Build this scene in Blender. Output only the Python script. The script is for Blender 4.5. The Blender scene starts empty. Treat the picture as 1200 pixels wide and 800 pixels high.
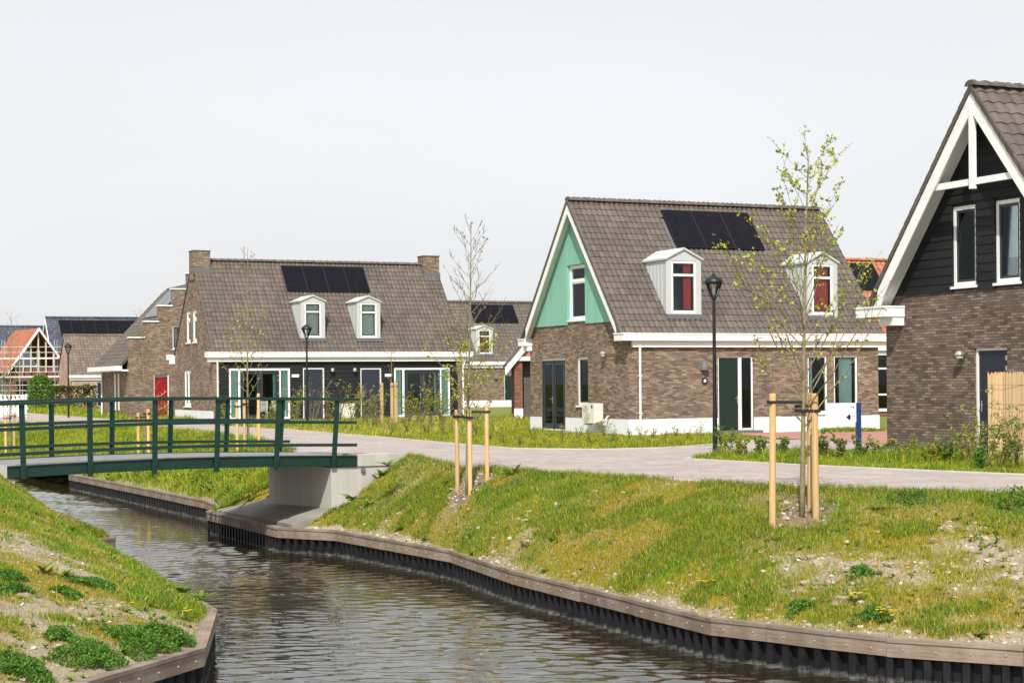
import bpy, bmesh, math, random
import numpy as np
from mathutils import Vector, Matrix
from mathutils.geometry import tessellate_polygon
from mathutils.bvhtree import BVHTree

R = math.radians
random.seed(7)
rng = np.random.default_rng(11)
sc = bpy.context.scene
col = sc.collection

# ------------------------------------------------------------------ camera
F_PX, ROLL, EYE = 2100.0, 0.0087, 1.7
cam_d = bpy.data.cameras.new('camera')
cam_d.sensor_width = 36.0
cam_d.lens = F_PX / 1200 * 36.0
cam_d.shift_y = 50.0 / 1200
cam_d.clip_start, cam_d.clip_end = 0.5, 5000
cam = bpy.data.objects.new('camera', cam_d)
col.objects.link(cam)
ex = Vector((1, 0, -ROLL)).normalized(); ey = Vector((ROLL, 0, 1)).normalized(); ez = Vector((0, -1, 0))
m = Matrix((ex, ey, ez)).transposed().to_4x4()
m.translation = (0, 0, EYE)
cam.matrix_world = m
sc.camera = cam

# ------------------------------------------------------------------ world and sun
ALPHA = R(24.3)                                  # direction of every street-side house front
U = Vector((math.cos(ALPHA), math.sin(ALPHA), 0)); V = Vector((-math.sin(ALPHA), math.cos(ALPHA), 0))
SUN = (-0.34 * U - 0.57 * V + Vector((0, 0, 0.75))).normalized()
world = bpy.data.worlds.new('World'); sc.world = world; world.use_nodes = True
nt = world.node_tree; nt.nodes.clear()
out = nt.nodes.new('ShaderNodeOutputWorld')
sky = nt.nodes.new('ShaderNodeTexSky'); sky.sky_type = 'NISHITA'; sky.sun_disc = False
sky.sun_elevation = math.asin(SUN.z); sky.sun_rotation = math.atan2(SUN.x, SUN.y)
sky.air_density = 1.0; sky.dust_density = 2.0; sky.ozone_density = 1.0
hs = nt.nodes.new('ShaderNodeHueSaturation'); hs.inputs['Saturation'].default_value = 0.18
b1 = nt.nodes.new('ShaderNodeBackground'); b1.inputs['Strength'].default_value = 0.05
b2 = nt.nodes.new('ShaderNodeBackground')        # thin even cloud veil over the whole sky
b2.inputs['Color'].default_value = (0.81, 0.82, 0.85, 1); b2.inputs['Strength'].default_value = 0.62
# soft broad mottling of the veil, the same all round
tc = nt.nodes.new('ShaderNodeTexCoord'); nz = nt.nodes.new('ShaderNodeTexNoise')
nz.inputs['Scale'].default_value = 3.0; nz.inputs['Detail'].default_value = 4
mr = nt.nodes.new('ShaderNodeMapRange')
mr.inputs['To Min'].default_value = 0.575; mr.inputs['To Max'].default_value = 0.70
mpw = nt.nodes.new('ShaderNodeMapping'); mpw.inputs['Scale'].default_value = (1, 1, 3.2); nt.links.new(tc.outputs['Generated'], mpw.inputs['Vector']); nt.links.new(mpw.outputs[0], nz.inputs['Vector']); nt.links.new(nz.outputs['Fac'], mr.inputs['Value'])
nt.links.new(mr.outputs['Result'], b2.inputs['Strength'])
ad = nt.nodes.new('ShaderNodeAddShader')
nt.links.new(sky.outputs['Color'], hs.inputs['Color']); nt.links.new(hs.outputs['Color'], b1.inputs['Color'])
nt.links.new(b1.outputs[0], ad.inputs[0]); nt.links.new(b2.outputs[0], ad.inputs[1])
nt.links.new(ad.outputs[0], out.inputs['Surface'])

sun_d = bpy.data.lights.new('sun', 'SUN'); sun_d.energy = 4.8; sun_d.angle = R(0.6); sun_d.color = (1.0, 0.965, 0.91)
sun = bpy.data.objects.new('sun', sun_d); col.objects.link(sun)
sun.rotation_euler = (-SUN).to_track_quat('-Z', 'Y').to_euler()

sc.view_settings.view_transform = 'Standard'; sc.view_settings.look = 'None'
sc.view_settings.exposure = 0.18; sc.view_settings.gamma = 1.0
sc.cycles.max_bounces = 6; sc.cycles.transparent_max_bounces = 12
sc.cycles.use_denoising = True

# ------------------------------------------------------------------ materials
def new_mat(name):
    mt = bpy.data.materials.new(name); mt.use_nodes = True
    n = mt.node_tree; n.nodes.clear()
    o = n.nodes.new('ShaderNodeOutputMaterial'); p = n.nodes.new('ShaderNodeBsdfPrincipled')
    n.links.new(p.outputs[0], o.inputs[0])
    return mt, n, p, o

def ramp(n, stops, inp, interp='LINEAR'):
    r = n.nodes.new('ShaderNodeValToRGB'); r.color_ramp.interpolation = interp
    e = r.color_ramp.elements
    while len(e) < len(stops): e.new(0.5)
    for q, (pos, c) in zip(e, stops):
        q.position = pos; q.color = (*c, 1) if len(c) == 3 else c
    n.links.new(inp, r.inputs[0])
    return r.outputs[0]

def noise(n, scale, detail=5, rough=0.6, coord='Object', vec=None):
    t = n.nodes.new('ShaderNodeTexNoise'); t.inputs['Scale'].default_value = scale
    t.inputs['Detail'].default_value = detail; t.inputs['Roughness'].default_value = rough
    if vec is None:
        c = n.nodes.new('ShaderNodeTexCoord'); vec = c.outputs[coord]
    n.links.new(vec, t.inputs['Vector'])
    return t.outputs['Fac']

def mixc(n, a, b, fac, mode='MIX'):
    x = n.nodes.new('ShaderNodeMix'); x.data_type = 'RGBA'; x.blend_type = mode
    for s, val in ((6, a), (7, b)):
        if isinstance(val, tuple): x.inputs[s].default_value = (*val, 1) if len(val) == 3 else val
        else: n.links.new(val, x.inputs[s])
    if isinstance(fac, (int, float)): x.inputs[0].default_value = fac
    else: n.links.new(fac, x.inputs[0])
    return x.outputs[2]

def bump(n, p, h, strength=0.3, dist=0.01):
    b = n.nodes.new('ShaderNodeBump'); b.inputs['Strength'].default_value = strength
    b.inputs['Distance'].default_value = dist
    n.links.new(h, b.inputs['Height']); n.links.new(b.outputs[0], p.inputs['Normal'])

def plain(name, c, rough=0.55, var=0.12, scale=6.0, bmp=0.15, metal=0.0, spec=0.5, streak=False):
    mt, n, p, o = new_mat(name)
    vec = None
    if streak:
        cc = n.nodes.new('ShaderNodeTexCoord'); mp = n.nodes.new('ShaderNodeMapping')
        mp.inputs['Scale'].default_value = (1, 1, 0.08); n.links.new(cc.outputs['Object'], mp.inputs['Vector']); vec = mp.outputs[0]
    f = noise(n, scale, vec=vec)
    lo = tuple(x * (1 - var) for x in c); hi = tuple(min(1, x * (1 + var)) for x in c)
    cl = ramp(n, [(0.3, lo), (0.7, hi)], f)
    n.links.new(cl, p.inputs['Base Color'])
    p.inputs['Roughness'].default_value = rough; p.inputs['Metallic'].default_value = metal
    p.inputs['Specular IOR Level'].default_value = spec
    if bmp: bump(n, p, noise(n, scale * 6), bmp, 0.01)
    return mt

def brick(name, tones, mortar, bw=0.22, rh=0.0625, dirt=0.25):
    mt, n, p, o = new_mat(name)
    uv = n.nodes.new('ShaderNodeUVMap'); uv.uv_map = 'UVMap'
    b = n.nodes.new('ShaderNodeTexBrick')
    b.inputs['Scale'].default_value = 1; b.inputs['Brick Width'].default_value = bw; b.inputs['Row Height'].default_value = rh
    b.inputs['Mortar Size'].default_value = 0.008; b.inputs['Mortar Smooth'].default_value = 0.15; b.inputs['Bias'].default_value = 0
    b.inputs['Color1'].default_value = (0, 0, 0, 1); b.inputs['Color2'].default_value = (1, 1, 1, 1); b.inputs['Mortar'].default_value = (0.5, 0.5, 0.5, 1)
    b.offset = 0.5
    n.links.new(uv.outputs[0], b.inputs['Vector'])
    k = len(tones)
    c = ramp(n, [(i / (k - 1), t) for i, t in enumerate(tones)], b.outputs['Color'])
    fn = noise(n, 30, vec=uv.outputs[0])
    c = mixc(n, c, (0.5, 0.5, 0.5), fn, 'OVERLAY')
    c = mixc(n, c, mortar, b.outputs['Fac'])
    big = noise(n, 0.9, 6, 0.7, vec=uv.outputs[0])
    dk = ramp(n, [(0.35, (1 - dirt,) * 3), (0.65, (1.12, 1.1, 1.06))], big)
    c = mixc(n, c, dk, 1.0, 'MULTIPLY')
    n.links.new(c, p.inputs['Base Color']); p.inputs['Roughness'].default_value = 0.9; p.inputs['Specular IOR Level'].default_value = 0.2
    inv = n.nodes.new('ShaderNodeMath'); inv.operation = 'SUBTRACT'; inv.inputs[0].default_value = 1
    n.links.new(b.outputs['Fac'], inv.inputs[1]); ad2 = n.nodes.new('ShaderNodeMath'); ad2.operation = 'MULTIPLY_ADD'; ad2.inputs[1].default_value = 0.35
    n.links.new(fn, ad2.inputs[0]); n.links.new(inv.outputs[0], ad2.inputs[2])
    bump(n, p, ad2.outputs[0], 0.7, 0.012)
    return mt

def tiles_mat(name, tones):
    mt, n, p, o = new_mat(name)
    g = n.nodes.new('ShaderNodeNewGeometry')
    oi = n.nodes.new('ShaderNodeObjectInfo')
    sm = n.nodes.new('ShaderNodeMath'); sm.operation = 'ADD'; n.links.new(g.outputs['Random Per Island'], sm.inputs[0]); n.links.new(oi.outputs['Random'], sm.inputs[1])
    fr = n.nodes.new('ShaderNodeMath'); fr.operation = 'FRACT'; n.links.new(sm.outputs[0], fr.inputs[0])
    k = len(tones)
    c = ramp(n, [(i / (k - 1), t) for i, t in enumerate(tones)], fr.outputs[0])
    big = noise(n, 0.35, 6, 0.7, vec=g.outputs['Position'])
    c = mixc(n, c, ramp(n, [(0.3, (0.8, 0.8, 0.82)), (0.7, (1.2, 1.17, 1.12))], big), 1.0, 'MULTIPLY')
    fine = noise(n, 40, vec=g.outputs['Position'])
    c = mixc(n, c, ramp(n, [(0.3, (0.82,) * 3), (0.7, (1.15,) * 3)], fine), 1.0, 'MULTIPLY')
    n.links.new(c, p.inputs['Base Color']); p.inputs['Roughness'].default_value = 0.72; p.inputs['Specular IOR Level'].default_value = 0.3
    bump(n, p, fine, 0.2, 0.01)
    return mt

def attr_mat(name, rough=0.7, trans=0.3, spec=0.2):
    mt, n, p, o = new_mat(name)
    a = n.nodes.new('ShaderNodeAttribute'); a.attribute_name = 'Col'
    n.links.new(a.outputs['Color'], p.inputs['Base Color'])
    p.inputs['Roughness'].default_value = rough; p.inputs['Specular IOR Level'].default_value = spec
    if trans:
        t = n.nodes.new('ShaderNodeBsdfTranslucent'); n.links.new(a.outputs['Color'], t.inputs['Color'])
        x = n.nodes.new('ShaderNodeMixShader'); x.inputs[0].default_value = trans
        n.links.new(p.outputs[0], x.inputs[1]); n.links.new(t.outputs[0], x.inputs[2]); n.links.new(x.outputs[0], o.inputs[0])
    return mt

def wood(name, c, dark, rough=0.7, stretch=(0.6, 14, 14), weather=None):
    mt, n, p, o = new_mat(name)
    cc = n.nodes.new('ShaderNodeTexCoord'); mp = n.nodes.new('ShaderNodeMapping'); mp.inputs['Scale'].default_value = stretch
    n.links.new(cc.outputs['Object'], mp.inputs['Vector'])
    f = noise(n, 2.0, 6, 0.65, vec=mp.outputs[0])
    cl = ramp(n, [(0.3, dark), (0.62, c)], f)
    oi = n.nodes.new('ShaderNodeObjectInfo')
    cl = mixc(n, cl, ramp(n, [(0.0, (0.78, 0.78, 0.8)), (1.0, (1.15, 1.12, 1.08))], oi.outputs['Random']), 1.0, 'MULTIPLY')
    if weather:
        cl = mixc(n, cl, weather, ramp(n, [(0.42, (0, 0, 0)), (0.7, (0.8,) * 3)], noise(n, 1.3)))
    n.links.new(cl, p.inputs['Base Color']); p.inputs['Roughness'].default_value = rough; p.inputs['Specular IOR Level'].default_value = 0.25
    bump(n, p, f, 0.35, 0.006)
    return mt

M = {}
M['brick_tan'] = brick('brick_tan', [(0.12, 0.083, 0.064), (0.185, 0.125, 0.092), (0.235, 0.165, 0.12), (0.29, 0.21, 0.15), (0.38, 0.285, 0.205)], (0.19, 0.16, 0.13))
M['brick_dark'] = brick('brick_dark', [(0.105, 0.075, 0.067), (0.155, 0.11, 0.09), (0.195, 0.14, 0.11), (0.24, 0.178, 0.138), (0.31, 0.235, 0.18)], (0.095, 0.08, 0.068))  # mortar tone darkened to hold the shade of the recessed joints
M['brick_red'] = brick('brick_red', [(0.12, 0.035, 0.022), (0.2, 0.06, 0.035), (0.27, 0.09, 0.05)], (0.25, 0.2, 0.17))
M['brick_pink'] = brick('brick_pink', [(0.36, 0.21, 0.17), (0.48, 0.30, 0.24), (0.55, 0.38, 0.3)], (0.5, 0.42, 0.37))
M['tile'] = tiles_mat('tile', [(0.092, 0.076, 0.066), (0.102, 0.085, 0.073), (0.110, 0.092, 0.078), (0.118, 0.098, 0.082), (0.138, 0.112, 0.09)])
M['tile_far'] = tiles_mat('tile_far', [(0.13, 0.10, 0.08), (0.16, 0.125, 0.10), (0.2, 0.155, 0.125)])
M['tile_orange'] = tiles_mat('tile_orange', [(0.32, 0.11, 0.06), (0.38, 0.14, 0.08), (0.44, 0.17, 0.095)])
M['tile_slate'] = tiles_mat('tile_slate', [(0.045, 0.052, 0.07), (0.065, 0.075, 0.1), (0.09, 0.1, 0.13)])
M['white'] = plain('white', (0.80, 0.80, 0.775), 0.45, 0.05, 1.5, 0.05)
M['white_wall'] = plain('white_wall', (0.72, 0.74, 0.735), 0.8, 0.07, 1.2, 0.3, streak=True)
M['zinc'] = plain('zinc', (0.50, 0.53, 0.51), 0.55, 0.05, 3, 0.05, streak=True)
M['dormer_front'] = plain('dormer_front', (0.47, 0.49, 0.475), 0.5, 0.04, 3, 0.05, streak=True)
M['green_clad'] = plain('green_clad', (0.21, 0.45, 0.345), 0.6, 0.08, 2, 0.1, streak=True)
M['black_board'] = wood('black_board', (0.018, 0.02, 0.022), (0.008, 0.009, 0.011), 0.6)
M['dark_board'] = wood('dark_board', (0.018, 0.020, 0.023), (0.011, 0.012, 0.014), 0.6)
M['navy'] = plain('navy', (0.011, 0.014, 0.026), 0.45, 0.08, 2, 0.02)
M['anthracite'] = plain('anthracite', (0.03, 0.035, 0.042), 0.4, 0.06, 2, 0.02)
M['slate_door'] = plain('slate_door', (0.024, 0.027, 0.043), 0.45, 0.06, 2, 0.02)
M['door_green'] = plain('door_green', (0.004, 0.022, 0.015), 0.35, 0.08, 2, 0.02)
M['door_red'] = plain('door_red', (0.27, 0.008, 0.012), 0.4, 0.05, 2, 0.02)
M['ornament'] = plain('ornament', (0.7, 0.45, 0.25), 0.5, 0.1, 6, 0)
M['metal'] = plain('metal', (0.6, 0.6, 0.6), 0.3, 0.05, 6, 0, 1.0)
M['steel_ball'] = plain('steel_ball', (0.62, 0.6, 0.56), 0.3, 0.05, 6, 0, 0.9)
M['black_iron'] = plain('black_iron', (0.006, 0.007, 0.008), 0.45, 0.1, 10, 0.05)
M['bolt'] = plain('bolt', (0.30, 0.29, 0.275), 0.5, 0.2, 30, 0)
M['lead'] = plain('lead', (0.12, 0.125, 0.135), 0.6, 0.1, 8, 0.2)
M['teal_curtain'] = plain('teal_curtain', (0.52, 0.80, 0.76), 0.9, 0.06, 3, 0)
M['red_curtain'] = plain('red_curtain', (0.80, 0.12, 0.10), 0.9, 0.08, 3, 0)
M['white_curtain'] = plain('white_curtain', (0.7, 0.73, 0.72), 0.9, 0.04, 3, 0)
M['orange_curtain'] = plain('orange_curtain', (0.5, 0.25, 0.1), 0.9, 0.3, 9, 0)
M['inside'] = plain('inside', (0.10, 0.09, 0.08), 0.9, 0.2, 1.5, 0)
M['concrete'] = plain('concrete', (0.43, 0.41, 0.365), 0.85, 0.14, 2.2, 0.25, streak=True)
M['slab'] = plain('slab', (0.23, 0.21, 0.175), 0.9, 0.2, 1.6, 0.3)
M['lemon'] = plain('lemon', (0.75, 0.62, 0.02), 0.7, 0.1, 20, 0)
M['bridge_green'] = plain('bridge_green', (0.005, 0.029, 0.021), 0.36, 0.15, 1.6, 0.04)
M['cap_wood'] = wood('cap_wood', (0.235, 0.175, 0.13), (0.12, 0.085, 0.062), 0.8, (0.8, 18, 18), weather=(0.34, 0.285, 0.235))
M['stake_wood'] = wood('stake_wood', (0.66, 0.46, 0.225), (0.47, 0.29, 0.115), 0.7, (16, 16, 0.8))
M['strap'] = plain('strap', (0.012, 0.012, 0.013), 0.6, 0.1, 10, 0.1)
M['bark'] = plain('bark', (0.21, 0.175, 0.10), 0.9, 0.3, 14, 0.5)
M['bark_pale'] = plain('bark_pale', (0.22, 0.18, 0.11), 0.9, 0.3, 14, 0.4)
M['sign_blue'] = plain('sign_blue', (0.01, 0.035, 0.13), 0.35, 0.05, 3, 0)
M['sign_white'] = plain('sign_white', (0.78, 0.80, 0.82), 0.35, 0.03, 3, 0)
M['sign_grey'] = plain('sign_grey', (0.32, 0.33, 0.36), 0.5, 0.1, 40, 0)
M['appliance'] = plain('appliance', (0.70, 0.66, 0.57), 0.45, 0.05, 3, 0.02)
M['grille'] = plain('grille', (0.55, 0.52, 0.45), 0.5, 0.1, 60, 0.05)
M['reed'] = wood('reed', (0.68, 0.50, 0.28), (0.46, 0.31, 0.15), 0.8, (60, 60, 0.7))
M['scaffold'] = plain('scaffold', (0.42, 0.42, 0.43), 0.4, 0.08, 4, 0, 0.4)
M['scaffold_board'] = plain('scaffold_board', (0.66, 0.62, 0.55), 0.8, 0.15, 4, 0.1)
M['yellow_steel'] = plain('yellow_steel', (0.72, 0.38, 0.03), 0.5, 0.08, 4, 0)
M['raw_timber'] = plain('raw_timber', (0.62, 0.52, 0.42), 0.8, 0.15, 4, 0.1)
M['leaf'] = attr_mat('leaf', 0.55, 0.35, 0.3)
M['blade'] = attr_mat('blade', 0.75, 0.3, 0.12)
M['stone'] = attr_mat('stone', 0.95, 0, 0.1)
M['wood_attr'] = attr_mat('wood_attr', 0.9, 0, 0.1)

def glass_mat():
    mt = bpy.data.materials.new('glass'); mt.use_nodes = True
    n = mt.node_tree; n.nodes.clear(); o = n.nodes.new('ShaderNodeOutputMaterial')
    g = n.nodes.new('ShaderNodeBsdfGlossy'); g.inputs['Roughness'].default_value = 0.01; g.inputs['Color'].default_value = (0.85, 0.92, 0.95, 1)
    t = n.nodes.new('ShaderNodeBsdfTransparent'); t.inputs['Color'].default_value = (0.94, 0.97, 0.96, 1)
    f = n.nodes.new('ShaderNodeFresnel'); f.inputs[0].default_value = 1.3
    x = n.nodes.new('ShaderNodeMixShader')
    n.links.new(f.outputs[0], x.inputs[0]); n.links.new(t.outputs[0], x.inputs[1]); n.links.new(g.outputs[0], x.inputs[2]); n.links.new(x.outputs[0], o.inputs[0])
    return mt
M['glass'] = glass_mat()

def solar_mat():
    mt, n, p, o = new_mat('solar')
    uv = n.nodes.new('ShaderNodeUVMap'); uv.uv_map = 'UVMap'
    b = n.nodes.new('ShaderNodeTexBrick'); b.offset = 0.0
    b.inputs['Scale'].default_value = 1; b.inputs['Brick Width'].default_value = 0.17; b.inputs['Row Height'].default_value = 0.17
    b.inputs['Mortar Size'].default_value = 0.003; b.inputs['Color1'].default_value = (0.007, 0.007, 0.01, 1); b.inputs['Color2'].default_value = (0.010, 0.010, 0.014, 1)
    b.inputs['Mortar'].default_value = (0.016, 0.016, 0.02, 1)
    n.links.new(uv.outputs[0], b.inputs['Vector']); n.links.new(b.outputs['Color'], p.inputs['Base Color'])
    p.inputs['Roughness'].default_value = 0.3; p.inputs['Specular IOR Level'].default_value = 0.06
    return mt
M['solar'] = solar_mat()
M['solar_frame'] = plain('solar_frame', (0.02, 0.02, 0.023), 0.5, 0.1, 3, 0)
M['solar_gloss'] = plain('solar_gloss', (0.02, 0.022, 0.03), 0.08, 0.1, 3, 0, 0, 0.8)

def sheet_mat():
    mt, n, p, o = new_mat('sheet_pile')
    g = n.nodes.new('ShaderNodeNewGeometry'); sx = n.nodes.new('ShaderNodeSeparateXYZ'); n.links.new(g.outputs['Position'], sx.inputs[0])
    wob = noise(n, 6, 4, 0.6, vec=g.outputs['Position'])
    ad_ = n.nodes.new('ShaderNodeMath'); ad_.operation = 'MULTIPLY_ADD'; ad_.inputs[1].default_value = 0.16
    n.links.new(wob, ad_.inputs[0]); n.links.new(sx.outputs['Z'], ad_.inputs[2])
    mrr = n.nodes.new('ShaderNodeMapRange'); mrr.inputs['From Min'].default_value = -1.875; mrr.inputs['From Max'].default_value = -1.80
    mrr.inputs['To Min'].default_value = 0.36; mrr.inputs['To Max'].default_value = 0.0
    n.links.new(ad_.outputs[0], mrr.inputs['Value'])
    stn = n.nodes.new('ShaderNodeMath'); stn.operation = 'MULTIPLY'; n.links.new(mrr.outputs[0], stn.inputs[0])
    n.links.new(ramp(n, [(0.35, (0.1,) * 3), (0.6, (1,) * 3)], noise(n, 9, 3, vec=g.outputs['Position'])), stn.inputs[1])
    base = ramp(n, [(0.3, (0.008, 0.008, 0.009)), (0.7, (0.02, 0.02, 0.022))], noise(n, 4, vec=g.outputs['Position']))
    c = mixc(n, base, (0.42, 0.42, 0.40), stn.outputs[0])
    n.links.new(c, p.inputs['Base Color']); p.inputs['Roughness'].default_value = 0.55; p.inputs['Specular IOR Level'].default_value = 0.15
    return mt
M['sheet'] = sheet_mat()

def ground_mat(name, grass_tones, soil_tones, attr=True, fixed=0.8):
    mt, n, p, o = new_mat(name)
    g = n.nodes.new('ShaderNodeNewGeometry')
    P = g.outputs['Position']
    k = len(grass_tones)
    gr = ramp(n, [(0.25 + 0.5 * i / (k - 1), t) for i, t in enumerate(grass_tones)], noise(n, 1.1, 8, 0.7, vec=P))
    k = len(soil_tones)
    so = ramp(n, [(0.25 + 0.5 * i / (k - 1), t) for i, t in enumerate(soil_tones)], noise(n, 5.0, 8, 0.75, vec=P))
    fine = noise(n, 14, 6, 0.7, vec=P)
    if attr:
        a = n.nodes.new('ShaderNodeAttribute'); a.attribute_name = 'Grass'
        ad_ = n.nodes.new('ShaderNodeMath'); ad_.operation = 'MULTIPLY_ADD'; ad_.inputs[1].default_value = 0.9
        n.links.new(fine, ad_.inputs[0]); n.links.new(a.outputs['Fac'], ad_.inputs[2])
        fac = ramp(n, [(0.80, (0, 0, 0)), (1.1, (1, 1, 1))], ad_.outputs[0])
        sb = n.nodes.new('ShaderNodeMapRange'); sb.inputs['From Min'].default_value = 0.78; sb.inputs['From Max'].default_value = 1.0
        n.links.new(ad_.outputs[0], sb.inputs['Value']); fac = sb.outputs[0]
    else: fac = fixed
    if attr:
        a2 = n.nodes.new('ShaderNodeAttribute'); a2.attribute_name = 'Mound'
        so = mixc(n, so, (0.58, 0.52, 0.47), a2.outputs['Fac'], 'MULTIPLY')
    c = mixc(n, so, gr, fac)
    n.links.new(c, p.inputs['Base Color']); p.inputs['Roughness'].default_value = 1.0; p.inputs['Specular IOR Level'].default_value = 0.05
    bump(n, p, noise(n, 22, 6, 0.8, vec=P), 0.9, 0.05)
    return mt
SOIL = [(0.27, 0.215, 0.15), (0.41, 0.335, 0.245), (0.53, 0.45, 0.345)]
M['bank'] = ground_mat('bank', [(0.14, 0.145, 0.022), (0.24, 0.205, 0.03), (0.30, 0.235, 0.06)], SOIL)
M['field'] = ground_mat('field', [(0.10, 0.14, 0.02), (0.16, 0.19, 0.03), (0.2, 0.2, 0.05)], SOIL, attr=False, fixed=0.9)

def pave_mat(name, c, bw=0.21, rh=0.105, var=0.13, joint=0.55):
    mt, n, p, o = new_mat(name)
    g = n.nodes.new('ShaderNodeNewGeometry'); mp = n.nodes.new('ShaderNodeMapping'); mp.inputs['Rotation'].default_value = (0, 0, R(38))
    n.links.new(g.outputs['Position'], mp.inputs['Vector'])
    b = n.nodes.new('ShaderNodeTexBrick'); b.inputs['Scale'].default_value = 1; b.inputs['Brick Width'].default_value = bw; b.inputs['Row Height'].default_value = rh
    b.inputs['Mortar Size'].default_value = 0.006; b.inputs['Color1'].default_value = (*[x * (1 - var) for x in c], 1); b.inputs['Color2'].default_value = (*[x * (1 + var) for x in c], 1)
    b.inputs['Mortar'].default_value = (*[x * joint for x in c], 1)
    n.links.new(mp.outputs[0], b.inputs['Vector'])
    st = ramp(n, [(0.35, (0.84, 0.82, 0.80)), (0.65, (1.08, 1.06, 1.05))], noise(n, 0.7, 7, 0.7, vec=g.outputs['Position']))
    cc = mixc(n, b.outputs['Color'], st, 1.0, 'MULTIPLY')
    n.links.new(cc, p.inputs['Base Color']); p.inputs['Roughness'].default_value = 0.9; p.inputs['Specular IOR Level'].default_value = 0.2
    bump(n, p, b.outputs['Fac'], -0.4, 0.006)
    return mt
M['paving'] = pave_mat('paving', (0.385, 0.335, 0.315))
M['paving_red'] = pave_mat('paving_red', (0.40, 0.20, 0.165))
M['kerb'] = plain('kerb', (0.5, 0.47, 0.43), 0.9, 0.12, 3, 0.2)
M['asphalt'] = plain('asphalt', (0.20, 0.195, 0.195), 0.85, 0.12, 1.4, 0.3)

def water_mat():
    mt, n, p, o = new_mat('water')
    p.inputs['Base Color'].default_value = (0.024, 0.019, 0.008, 1)
    p.inputs['Roughness'].default_value = 0.03; p.inputs['IOR'].default_value = 3.0; p.inputs['Specular IOR Level'].default_value = 0.5
    g = n.nodes.new('ShaderNodeNewGeometry')
    bump(n, p, noise(n, 9, 3, 0.5, vec=g.outputs['Position']), 0.25, 0.012)
    return mt
M['water'] = water_mat()

# ------------------------------------------------------------------ mesh helpers
class MB:
    def __init__(s): s.v = []; s.f = []
    def poly(s, pts):
        b = len(s.v); s.v += [tuple(p) for p in pts]; s.f.append(tuple(range(b, b + len(pts)))); return s
    def hexa(s, p):
        b = len(s.v); s.v += [tuple(q) for q in p]
        for f in ((3, 2, 1, 0), (4, 5, 6, 7), (0, 1, 5, 4), (1, 2, 6, 5), (2, 3, 7, 6), (3, 0, 4, 7)): s.f.append(tuple(b + i for i in f))
        return s
    def box(s, x0, x1, y0, y1, z0, z1):
        return s.hexa([(x0, y0, z0), (x1, y0, z0), (x1, y1, z0), (x0, y1, z0), (x0, y0, z1), (x1, y0, z1), (x1, y1, z1), (x0, y1, z1)])
    def prism(s, poly, fn0, fn1):
        """poly: 2D points; fn0/fn1 map a 2D point to the two end faces."""
        b = len(s.v); k = len(poly)
        s.v += [tuple(fn0(*q)) for q in poly] + [tuple(fn1(*q)) for q in poly]
        s.f.append(tuple(b + i for i in range(k))); s.f.append(tuple(b + k + i for i in reversed(range(k))))
        for i in range(k):
            j = (i + 1) % k; s.f.append((b + i, b + k + i, b + k + j, b + j))
        return s
    def tube(s, pts, rad, n=8, cap=True):
        pts = [Vector(p) for p in pts]; k = len(pts)
        if not hasattr(rad, '__len__'): rad = [rad] * k
        b = len(s.v)
        for i, p in enumerate(pts):
            d = (pts[min(i + 1, k - 1)] - pts[max(i - 1, 0)]).normalized()
            a = d.cross(Vector((0, 0, 1)) if abs(d.z) < 0.9 else Vector((1, 0, 0))).normalized(); c = d.cross(a)
            for j in range(n):
                t = 2 * math.pi * j / n; s.v.append(tuple(p + (a * math.cos(t) + c * math.sin(t)) * rad[i]))
        for i in range(k - 1):
            for j in range(n):
                q = (j + 1) % n; s.f.append((b + i * n + j, b + i * n + q, b + (i + 1) * n + q, b + (i + 1) * n + j))
        if cap:
            s.f.append(tuple(b + j for j in reversed(range(n)))); s.f.append(tuple(b + (k - 1) * n + j for j in range(n)))
        return s
    def lathe(s, prof, n=12, c=(0, 0, 0), arc=2 * math.pi, ph=0):
        b = len(s.v); k = len(prof); full = arc > 6.28
        cnt = n if full else n + 1
        for r, z in prof:
            for j in range(cnt):
                t = ph + arc * j / n; s.v.append((c[0] + r * math.cos(t), c[1] + r * math.sin(t), c[2] + z))
        for i in range(k - 1):
            for j in range(n):
                q = (j + 1) % cnt; s.f.append((b + i * cnt + j, b + i * cnt + q, b + (i + 1) * cnt + q, b + (i + 1) * cnt + j))
        return s
    def mesh(s, name, smooth=False, uv=True):
        me = bpy.data.meshes.new(name); me.from_pydata(s.v, [], s.f); me.update()
        if uv and len(s.f) < 4000:
            ul = me.uv_layers.new(name='UVMap').data
            for pl in me.polygons:
                nx, ny, nz_ = abs(pl.normal.x), abs(pl.normal.y), abs(pl.normal.z)
                for li in pl.loop_indices:
                    x, y, z = me.vertices[me.loops[li].vertex_index].co
                    ul[li].uv = (x, y) if nz_ > max(nx, ny) else ((y, z) if nx > ny else (x, z))
        if smooth: me.shade_smooth()
        return me
    def build(s, name, mat, parent=None, smooth=False, loc=None, rot=None):
        return link(name, s.mesh(name, smooth), mat, parent, loc, rot)

def link(name, me, mat=None, parent=None, loc=None, rot=None):
    o = bpy.data.objects.new(name, me); col.objects.link(o)
    if mat is not None and not me.materials: me.materials.append(M[mat] if isinstance(mat, str) else mat)
    if parent is not None: o.parent = parent
    if loc is not None: o.location = loc
    if rot is not None: o.rotation_euler = rot
    return o

def tag(o, label, cat=None, group=None, kind=None):
    o['label'] = label
    if cat: o['category'] = cat
    if group: o['group'] = group
    if kind: o['kind'] = kind
    return o

def empty(name, loc, rz=0):
    o = bpy.data.objects.new(name, None); col.objects.link(o); o.location = loc; o.rotation_euler = (0, 0, rz)
    o.empty_display_size = 0.2
    return o

def copy_tree(o, parent=None):
    c = o.copy(); col.objects.link(c); c.parent = parent
    for ch in list(o.children): copy_tree(ch, c)
    return c

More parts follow.
